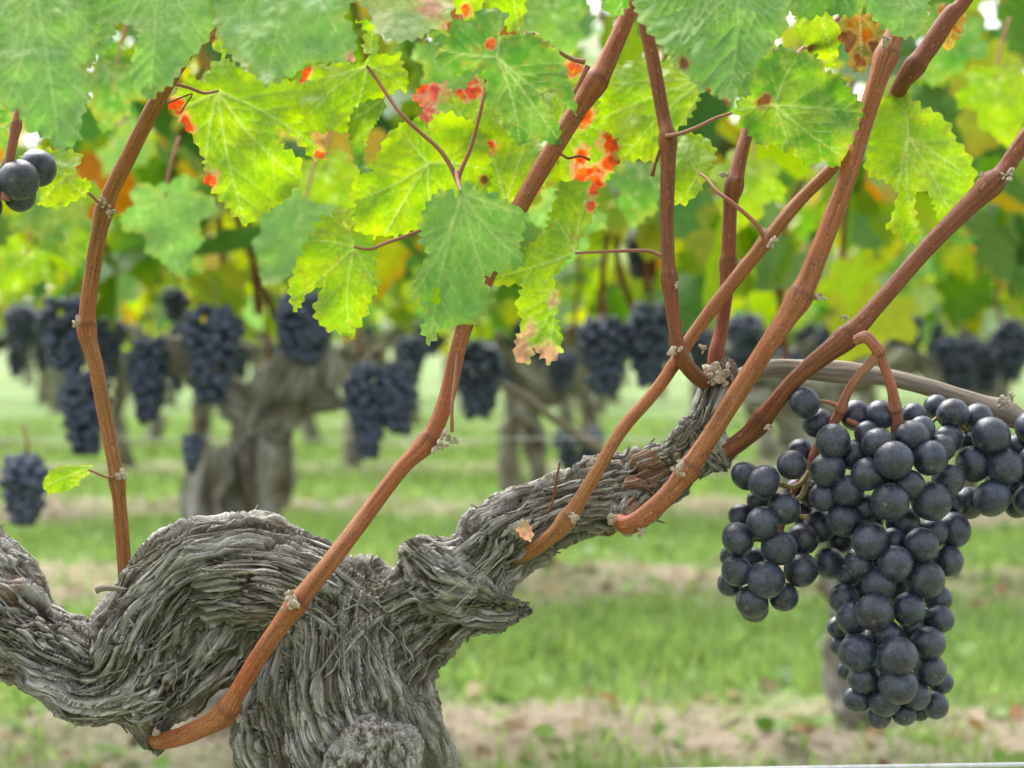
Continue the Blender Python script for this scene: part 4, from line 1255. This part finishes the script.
def main_bulge(x, y):
    cx = np.where(y < 520, 888, 893)
    wd = np.where(y < 520, 82, 66)
    u = np.clip((x - cx) / wd, -1, 1)
    d1 = .712 - .030 * np.sqrt(1 - u ** 2)
    u2 = np.clip((x - 768) / 55, -1, 1)
    d2 = .712 - .020 * np.sqrt(1 - u2 ** 2)
    return np.where(x < 812, d2, d1)


bunch = empty('grape_bunch', tuple(P(890, 560, .71)))
tag(bunch, 'large ripe blue-black grape bunch with a side wing, hanging from a forked red stem', 'grapes', 'grape bunches on the near vine')
bunch_grapes(MAIN, bunch, main_bulge)
pd = cane([(856, 340, 5, .688), (866, 337, 6, .684), (874, 345, 5.5, .684), (879, 352, 5.5, .685), (884, 366, 5, .688), (891, 385, 5.5, .69), (895, 408, 6, .695), (897, 432, 6, .70), (895, 470, 4, .71), (892, 560, 3.5, .712), (890, 690, 2.5, .712)], M_STEM, bunch, [(878, 352), (895, 408)], name='stalk', seed=60, seg=14)
cane([(879, 352, 5, .685), (872, 362, 4.5, .687), (860, 374, 4.5, .69), (848, 392, 4.5, .695), (840, 412, 5, .70), (828, 432, 5, .706), (815, 452, 5, .71), (808, 470, 4.5, .71), (790, 500, 3.5, .712), (772, 560, 3, .712)], M_STEM, bunch, [(842, 410)], name='stalk', seed=61, seg=14)
for k, r in enumerate([[(838, 406, 2.5, .70), (828, 402, 2, .70), (815, 401, 2.2, .70)], [(812, 458, 3.5, .708), (818, 448, 3, .706), (826, 444, 3, .70)], [(808, 472, 3, .706), (800, 484, 2.6, .70), (790, 487, 2.6, .70), (780, 484, 3, .70)],
                      [(806, 476, 2.6, .706), (804, 492, 2.6, .70), (797, 500, 3, .70)], [(774, 545, 2, .705), (760, 540, 2, .70), (752, 540, 2.4, .70)], [(788, 505, 2.5, .705), (800, 516, 2.5, .70), (808, 517, 3, .70)],
                      [(848, 420, 3.5, .702), (856, 424, 3, .70), (862, 430, 2.6, .70)]]):
    cane(r, M_STALK if k in (2, 3, 4, 5) else M_STEM, bunch, name='pedicel', seed=70 + k, seg=8, n=8)

bunch2 = empty('grape_bunch', tuple(P(1000, 460, .71)))
tag(bunch2, 'loose grape bunch cut by the right edge, hanging under the old grey cane', 'grapes', 'grape bunches on the near vine')
bunch_grapes([(936, 407, 12, .8), (953, 414, 15.5, 0), (978, 418, 14, .9), (991, 436, 18.8, 0), (973, 464, 17, .2), (1005, 467, 17.5, 0), (992, 498, 18.5, 0), (969, 503, 15, 1), (1018, 447, 13, 1), (1020, 488, 14, .7), (1017, 506, 12, 1.2), (968, 442, 10, 1.6),
              (1033, 428, 17, .3), (1036, 462, 17, .2), (1030, 500, 16, .4), (1060, 445, 17, .3), (1062, 482, 17, .4), (1045, 515, 15, .4), (1000, 480, 14, 2), (1040, 480, 14, 2)], bunch2,
             lambda x, y: .724 - .022 * np.sqrt(1 - np.clip((x - 1010) / 80, -1, 1) ** 2))
cane([(1045, 424, 4, .73), (1035, 432, 4, .732), (1010, 440, 4, .734), (980, 432, 3, .73), (955, 424, 3, .726), (940, 420, 2.5, .722)], M_STALK, bunch2, name='stalk', seed=81, seg=10)
cane([(1035, 432, 3.5, .732), (1020, 470, 3, .734), (1010, 500, 2.5, .732)], M_STALK, bunch2, name='stalk', seed=82, seg=10)
for k, r in enumerate([[(948, 424, 2.2, .722), (938, 418, 2, .715), (930, 424, 2.2, .71)], [(966, 430, 2, .725), (962, 428, 2.2, .715), (956, 424, 2, .71)]]):
    cane(r, M_STALK, bunch2, name='pedicel', seed=85 + k, seg=8, n=8)

bunch3 = empty('grape_bunch', tuple(P(0, 190, .66)))
tag(bunch3, 'few dark grapes at the left edge below the big pale leaf', 'grapes', 'grape bunches on the near vine')
bunch_grapes([(19, 180, 19.5, 0), (38, 168, 18, .5), (20, 195, 16, .9), (-12, 184, 19, .3), (-16, 206, 17, .5), (-36, 205, 19, .3), (-38, 238, 18, .3)], bunch3,
             lambda x, y: .672 - .012 * np.sqrt(1 - np.clip((x + 5) / 60, -1, 1) ** 2))
cane([(8, 158, 4, .668), (2, 172, 4, .675), (-10, 195, 3.5, .682), (-34, 235, 3, .682)], M_STALK, bunch3, name='stalk', seed=90, seg=10)

# trellis wire crossing low in front
def wire(name, p0, p1, r, label, group=None):
    n = 40
    u = np.linspace(0, 1, n)[:, None]
    pts = np.array(p0) * (1 - u) + np.array(p1) * u
    V, Fc, fib = tube_data(pts, np.full(n, r), 8)
    o = mesh_obj(name, V, Fc, M_WIRE)
    return tag(o, label, 'wire', group)


a_, b_ = P(760, 769, .63), P(1030, 764.5, .64)
dv = (b_ - a_) / np.linalg.norm(b_ - a_)
wire('trellis_wire', a_ - dv * 1.6, b_ + dv * 1.6, 0.0010, 'thin galvanised wire crossing low in front of the near vine')

# ------------------------------------------------------------------ rows behind
def bg_bunch(px, top, bot, wpx, d, label, group, seed, lobes=(0,), blue=False):
    """a bunch in the rows behind: berries packed in a tapering cone, hung on a short stalk"""
    rnd = random.Random(seed)
    bag = Bag()
    H = (bot - top) * d / F
    Wd = wpx * d / F / 2
    r0 = 0.0076
    c0 = P(px, top, d)
    n = int((70 + 1500 * H * Wd * 8) * (1.5 if len(lobes) > 1 else 1))
    cnt = 0
    placed = []
    tries = 0
    while cnt < n and tries < 4000:
        tries += 1
        v = rnd.random() ** 0.85
        lob = rnd.choice(lobes)
        rad = Wd * (0.55 + 0.45 * math.sin(min(1, v * 3.0) * 1.57)) * (1 - 0.62 * v ** 1.5) * (0.66 if len(lobes) > 1 else 1)
        a = rnd.uniform(0, 6.283)
        rr = rad * math.sqrt(rnd.uniform(.25, 1))
        vv = v * (1 if lob <= 0 else .72)
        q_ = np.array([c0[0] + rr * math.cos(a) + lob * Wd * .8, c0[1] + rr * math.sin(a), c0[2] - vv * H])
        r = r0 * rnd.uniform(.8, 1.15)
        if any(np.sum((q_ - w_) ** 2) < (0.60 * (r + r2)) ** 2 for w_, r2 in placed):
            continue
        placed.append((q_, r))
        bag.add(ICO2[0] * r + q_, ICO2[1])
        cnt += 1
    o = mesh_obj('grape_bunch', np.vstack(bag.v), bag.f, M_BGGRAPE)
    V, Fc, fib = tube_data(np.array([c0 + [0, 0, .035], c0 + [0.004, 0, .015], c0 - [0, 0, H * .5]]), np.array([.0022, .002, .0015]), 6)
    mesh_obj('stalk', V, Fc, M_STALK, o, {'v_fib': fib})
    return tag(o, label, 'grapes', group)


M_BGGRAPE = mat_plain('background_grape_skin', (0.012, 0.015, 0.028), (0.075, 0.098, 0.17), 70, 0.42, 0.1, 0.001)


def bg_trunk(paths_, parent, voxel=0.004, sub=0):
    co, no, qd = blob_union('trunk', paths_, voxel, 4, sub)
    W, FIB = fibre_field(co, paths_, [6] * len(paths_))
    kb = W.argmax(0)
    fb = np.zeros_like(co)
    for k in range(len(paths_)):
        fb[kb == k] = FIB[k][kb == k]
    f = fb * np.array([1, 1, .2])
    dsp = 0.009 * (1 - np.abs(noise(f * 75, 5)) - .8) + 0.013 * fbm(co * 22, 6, 2) - .003 + .005 * noise(co * 70, 9) + .003 * noise(f * 200, 8)
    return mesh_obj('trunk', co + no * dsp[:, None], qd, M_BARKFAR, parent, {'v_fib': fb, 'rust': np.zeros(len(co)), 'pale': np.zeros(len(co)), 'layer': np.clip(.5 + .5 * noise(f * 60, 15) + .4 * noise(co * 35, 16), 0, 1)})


def bg_canopy(x0, x1, yc, n, zlo, zhi, parent, size=(0.062, 0.108), thick=0.28, front=0.0):
    bag = Bag()
    for k in range(n):
        x = random.uniform(x0, x1)
        z = zlo + (zhi - zlo) * random.random() ** 0.9
        lowlim = zlo + 0.05 * math.sin(x * 9 + yc) + 0.035 * math.sin(x * 23)
        if z < lowlim:
            z = lowlim + random.random() * .1
        y = yc + random.gauss(0, thick * .5) - front * random.random()
        add_leaf(bag, (x, y, z), random.uniform(*size))
    return bag.build('foliage', M_LEAFFAR, parent)


def bg_cane(pts, r, parent):
    c = catmull(np.array(pts), 8)
    V, Fc, fib = tube_data(c, np.linspace(r, r * .6, len(c)), 8)
    mesh_obj('cane', V, Fc, M_CANED, parent, {'v_fib': fib, 'node': np.zeros(len(V))})


def bg_vine(x, y, label, group, n_leaf, seed, detail=True, trunk_rows=None, ncane=6, width=0.8, zlo=.53, zhi=1.35, tr=0.045):
    random.seed(seed)
    e = empty('grapevine', (x, y, 0))
    tag(e, label, 'grapevine', group)
    if trunk_rows is None:
        j = lambda s: random.uniform(-s, s)
        hz = random.uniform(.36, .46)
        pts = np.array([(x + j(.02), y, -.05), (x + j(.03), y, .08), (x + j(.05), y + j(.03), .2), (x + j(.05), y, hz)])
        tp = [(catmull(pts, 10), np.interp(np.arange(31), [0, 10, 20, 30], [tr * 1.25, tr, tr * .85, tr * 1.05]))]
        for sgn in (-1, 1):
            ap = np.array([pts[-1] - [0, 0, .05], pts[-1] + [sgn * .10, j(.03), .02 + j(.02)], pts[-1] + [sgn * .2, j(.03), .06 + j(.03)], pts[-1] + [sgn * .28, j(.03), .10 + j(.04)]])
            tp.append((catmull(ap, 10), np.linspace(tr * .75, tr * .35, 31)))
        head = pts[-1]
    else:
        tp = [px_path(r, 10) for r in trunk_rows]
        head = tp[0][0][-1]
    bg_trunk(tp, e, .003 if detail else .008)
    for k in range(ncane):
        bx = head[0] + random.uniform(-.26, .26)
        bg_cane([(bx, y + random.uniform(-.03, .03), head[2] + abs(bx - head[0]) * .3), (bx + random.uniform(-.05, .05), y + random.uniform(-.05, .05), head[2] + .2), (bx + random.uniform(-.12, .12), y + random.uniform(-.08, .08), head[2] + .5), (bx + random.uniform(-.15, .15), y + random.uniform(-.1, .1), zhi - .05)], .0048, e)
    bg_canopy(x - width / 2, x + width / 2, y, n_leaf, zlo, zhi, e)
    return e


# second row: two vines in view plus one each side
Y2 = 2.15
R2a = [[(212, 760, 50, Y2), (216, 640, 40, Y2), (222, 540, 34, Y2), (226, 495, 32, Y2), (244, 455, 29, Y2), (264, 420, 33, Y2), (282, 392, 34, Y2), (300, 365, 30, Y2), (312, 330, 22, Y2)],
       [(265, 425, 32, Y2), (235, 400, 24, Y2), (212, 378, 20, Y2), (186, 358, 18, Y2), (165, 345, 14, Y2)],
       [(204, 560, 22, 2.09), (203, 505, 25, 2.09), (214, 470, 20, 2.1)], [(254, 560, 16, 2.10), (256, 490, 17, 2.10), (258, 450, 20, 2.12)],
       [(290, 395, 26, Y2), (318, 398, 18, Y2), (334, 404, 8, Y2)], [(308, 360, 20, Y2), (326, 365, 17, Y2), (322, 385, 14, Y2)]]
R2b = [[(850, 770, 28, Y2), (846, 700, 20, Y2), (842, 620, 18, Y2), (830, 520, 20, Y2), (812, 450, 25, Y2), (795, 405, 30, Y2), (785, 380, 24, Y2)],
       [(800, 410, 24, Y2), (760, 395, 18, Y2), (720, 385, 14, Y2)], [(800, 405, 24, Y2), (850, 385, 18, Y2), (900, 365, 14, Y2)]]
xa, xb = P(212, 760, Y2)[0], P(850, 770, Y2)[0]
bg_vine(xa, Y2, 'thick knobbly vine with a grey burl trunk in the next row, behind the left canes', 'vines in the row behind', 270, 101, trunk_rows=R2a)
bg_vine(xb, Y2, 'vine in the next row whose trunk foot shows under the big grape bunch', 'vines in the row behind', 270, 102, trunk_rows=R2b)
bg_vine(xa - .8, Y2, 'vine of the next row cut by the left edge of the photo', 'vines in the row behind', 240, 103)
bg_vine(xb + .78, Y2, 'vine of the next row standing beyond the right edge grapes', 'vines in the row behind', 240, 104)
# third row
Y3 = 3.5
R3a = [[(548, 590, 13, Y3), (540, 520, 10, Y3), (538, 470, 10, Y3), (534, 430, 13, Y3), (536, 408, 13, Y3), (552, 388, 13, Y3), (572, 372, 11, Y3), (590, 352, 9, Y3)],
       [(548, 395, 16, Y3), (530, 375, 14, Y3), (515, 358, 11, Y3)], [(534, 425, 14, Y3), (523, 415, 13, Y3)]]
x3 = P(548, 590, Y3)[0]
bg_vine(x3, Y3, 'slender crooked vine in the third row, right of the left cane', 'vines in the third row', 210, 111, trunk_rows=R3a, ncane=4)
for k, (dx, lb) in enumerate([(-1.66, 'third-row vine at the left edge, blurred behind the hanging bunches'), (-.60, 'third-row vine half hidden behind the burl trunk'), (.84, 'third-row vine behind the spur of the near vine'), (1.62, 'third-row vine at far right beyond the big bunch')]):
    bg_vine(x3 + dx, Y3, lb, 'vines in the third row', 200, 120 + k, detail=False, ncane=4, tr=.038)
for ri, Yr in enumerate(ROWS[2:5]):
    nm = ['fourth', 'fifth', 'sixth'][ri]
    nv = [7, 9, 10][ri]
    for k in range(nv):
        bg_vine((k - (nv - 1) / 2) * .82 + random.uniform(-.1, .1) + .2 * ri, Yr, f'small blurred grapevine in the {nm} row back', f'vines in the {nm} row', 190, 140 + 20 * ri + k, detail=False, ncane=2, tr=.038)
# beyond that the rows read as one mass
bag = Bag()
random.seed(9)
for Yr in ROWS[5:] + [15.5, 18, 22, 28]:
    hw = .36 * Yr + 1
    for k in range(int(120 * hw)):
        add_leaf(bag, (random.uniform(-hw, hw), Yr + random.gauss(0, .15), random.uniform(.42, 1.4)), random.uniform(.10, .17))
o = bag.build('far_vine_rows', M_LEAFFAR)
tag(o, 'far vine rows melting into one green band between the nearer trunks', 'vine rows', kind='stuff')

bag = Bag()
for Yr in ROWS[5:] + [15.5]:
    hw = .36 * Yr + .6
    for x_ in np.arange(-hw, hw, .8):
        x_ += random.uniform(-.12, .12)
        pp = catmull(np.array([(x_, Yr, -.05), (x_ + random.uniform(-.04, .04), Yr, .2), (x_ + random.uniform(-.08, .08), Yr, .42), (x_ + random.uniform(-.2, .2), Yr, .55)]), 5)
        V, Fc, fib = tube_data(pp, np.linspace(.05, .035, len(pp)), 8)
        bag.add(V, Fc, v_fib=fib, rust=np.zeros(len(V)), pale=np.zeros(len(V)), layer=np.full(len(V), .5))
tag(bag.build('far_vine_trunks', M_BARKFAR), 'faint grey trunks of the far vine rows under their green band', 'vine rows', kind='stuff')
random.seed(33)
G2 = 'grape bunches in the next row'
for k, a in enumerate([(212, 308, 403, 62, 2.02, 'dark bunch hanging in front of the left arm of the burl-trunk vine'),
                       (148, 341, 420, 42, 2.06, 'slim tapering bunch just right of the leftmost upright cane'),
                       (304, 296, 362, 66, 2.02, 'wide bunch tucked under the yellow leaf above the burl trunk'),
                       (66, 300, 372, 60, 2.05, 'round bunch behind the leftmost upright cane, upper of a stacked pair'),
                       (84, 372, 452, 52, 2.02, 'drooping bunch behind the leftmost upright cane, lower of a stacked pair'),
                       (24, 458, 522, 46, 1.75, 'bluish bunch low at the left edge beside the tiny yellow leaf'),
                       (478, 344, 416, 56, 2.3, 'bunch just right of the speckled left cane, under the hanging leaf'),
                       (604, 320, 392, 54, 2.1, 'left one of two touching bunches left of the spur canes'),
                       (650, 306, 384, 48, 2.1, 'right one of two touching bunches left of the spur canes'),
                       (642, 232, 276, 34, 2.2, 'small dark bunch up among the leaves behind the drooping petiole'),
                       (108, 322, 362, 34, 2.15, 'small round bunch right behind the node of the leftmost upright cane'),
                       (192, 438, 468, 20, 2.0, 'tiny leftover bunch against the flank of the burl trunk'),
                       (175, 292, 318, 26, 2.25, 'little round bunch at the leaf line above the slim tapering bunch')]):
    bg_bunch(*a[:5], a[5], G2, 300 + k)
bg_bunch(381, 366, 455, 66, 2.02, 'two-lobed bunch hanging between burl trunk and speckled cane', G2, 320, lobes=(-.55, .62))
G3 = 'grape bunches in the third row'
for k, a in enumerate([(580, 430, 474, 62, 2.9, 'low wide bunch just above the near vine arm'), (412, 338, 376, 34, 3.2, 'small bunch right behind the two-lobed bunch'), (745, 316, 372, 40, 3.0, 'bunch between the spur and the long red cane'), (960, 338, 392, 52, 3.2, 'blurred bunch above the old grey cane'),
                       (1012, 322, 380, 40, 3.2, 'blurred bunch above the bud on the old cane'), (832, 326, 366, 34, 3.3, 'blurred bunch in the gap between the two long right canes'), (905, 318, 362, 40, 3.3, 'blurred bunch above the forked grape stem'), (22, 306, 348, 36, 3.2, 'blurred bunch at the left edge under the orange leaves'), (562, 352, 390, 34, 3.3, 'blurred bunch beside the pink leaf tip'), (868, 300, 345, 36, 3.1, 'blurred bunch among the yellow leaves above the forked grape stem'), (790, 352, 392, 34, 3.2, 'blurred bunch just right of the long red cane, above the old grey cane'), (985, 345, 392, 40, 3.3, 'blurred bunch between the two others above the old grey cane'), (700, 330, 372, 32, 3.4, 'blurred bunch in the fork between the two spur canes')]):
    bg_bunch(*a[:5], a[5], G3, 340 + k)
for ri, Yr in enumerate(ROWS[2:5]):
    nm = ['fourth', 'fifth', 'sixth'][ri]
    for k in range([24, 26, 24][ri]):
        px_ = random.uniform(-20, 1044)
        z = random.uniform(.42, .56)
        py_ = 330 + (0.5 - z) / Yr * F
        bg_bunch(px_, py_, py_ + .11 / Yr * F, .07 / Yr * F, Yr - .1, f'dark blurred grape bunch in the {nm} row back', f'grape bunches in the {nm} row', 400 + 30 * ri + k)

# a dry arm and wires of the rows behind
pts = catmull(P(np.array([495, 530, 570, 610]), np.array([380, 402, 430, 455]), np.array([2.4, 2.4, 2.4, 2.4])), 10)
V, Fc, fib = tube_data(pts, np.linspace(.006, .007, len(pts)), 10)
o = mesh_obj('pruned_cane', V, Fc, M_OLD, None, {'v_fib': fib, 'node': np.zeros(len(V))})
tag(o, 'pale dry cane slanting down behind the speckled left cane', 'cane')
for k, (yy, zz, lb) in enumerate([(Y2, .36, 'wire strung along the next row below its grape bunches'), (Y3, .38, 'wire strung along the third row')]):
    if k == 1: continue
    wire('trellis_wire', (-3, yy, zz), (3, yy, zz), .0008, lb, 'wires of the rows behind')
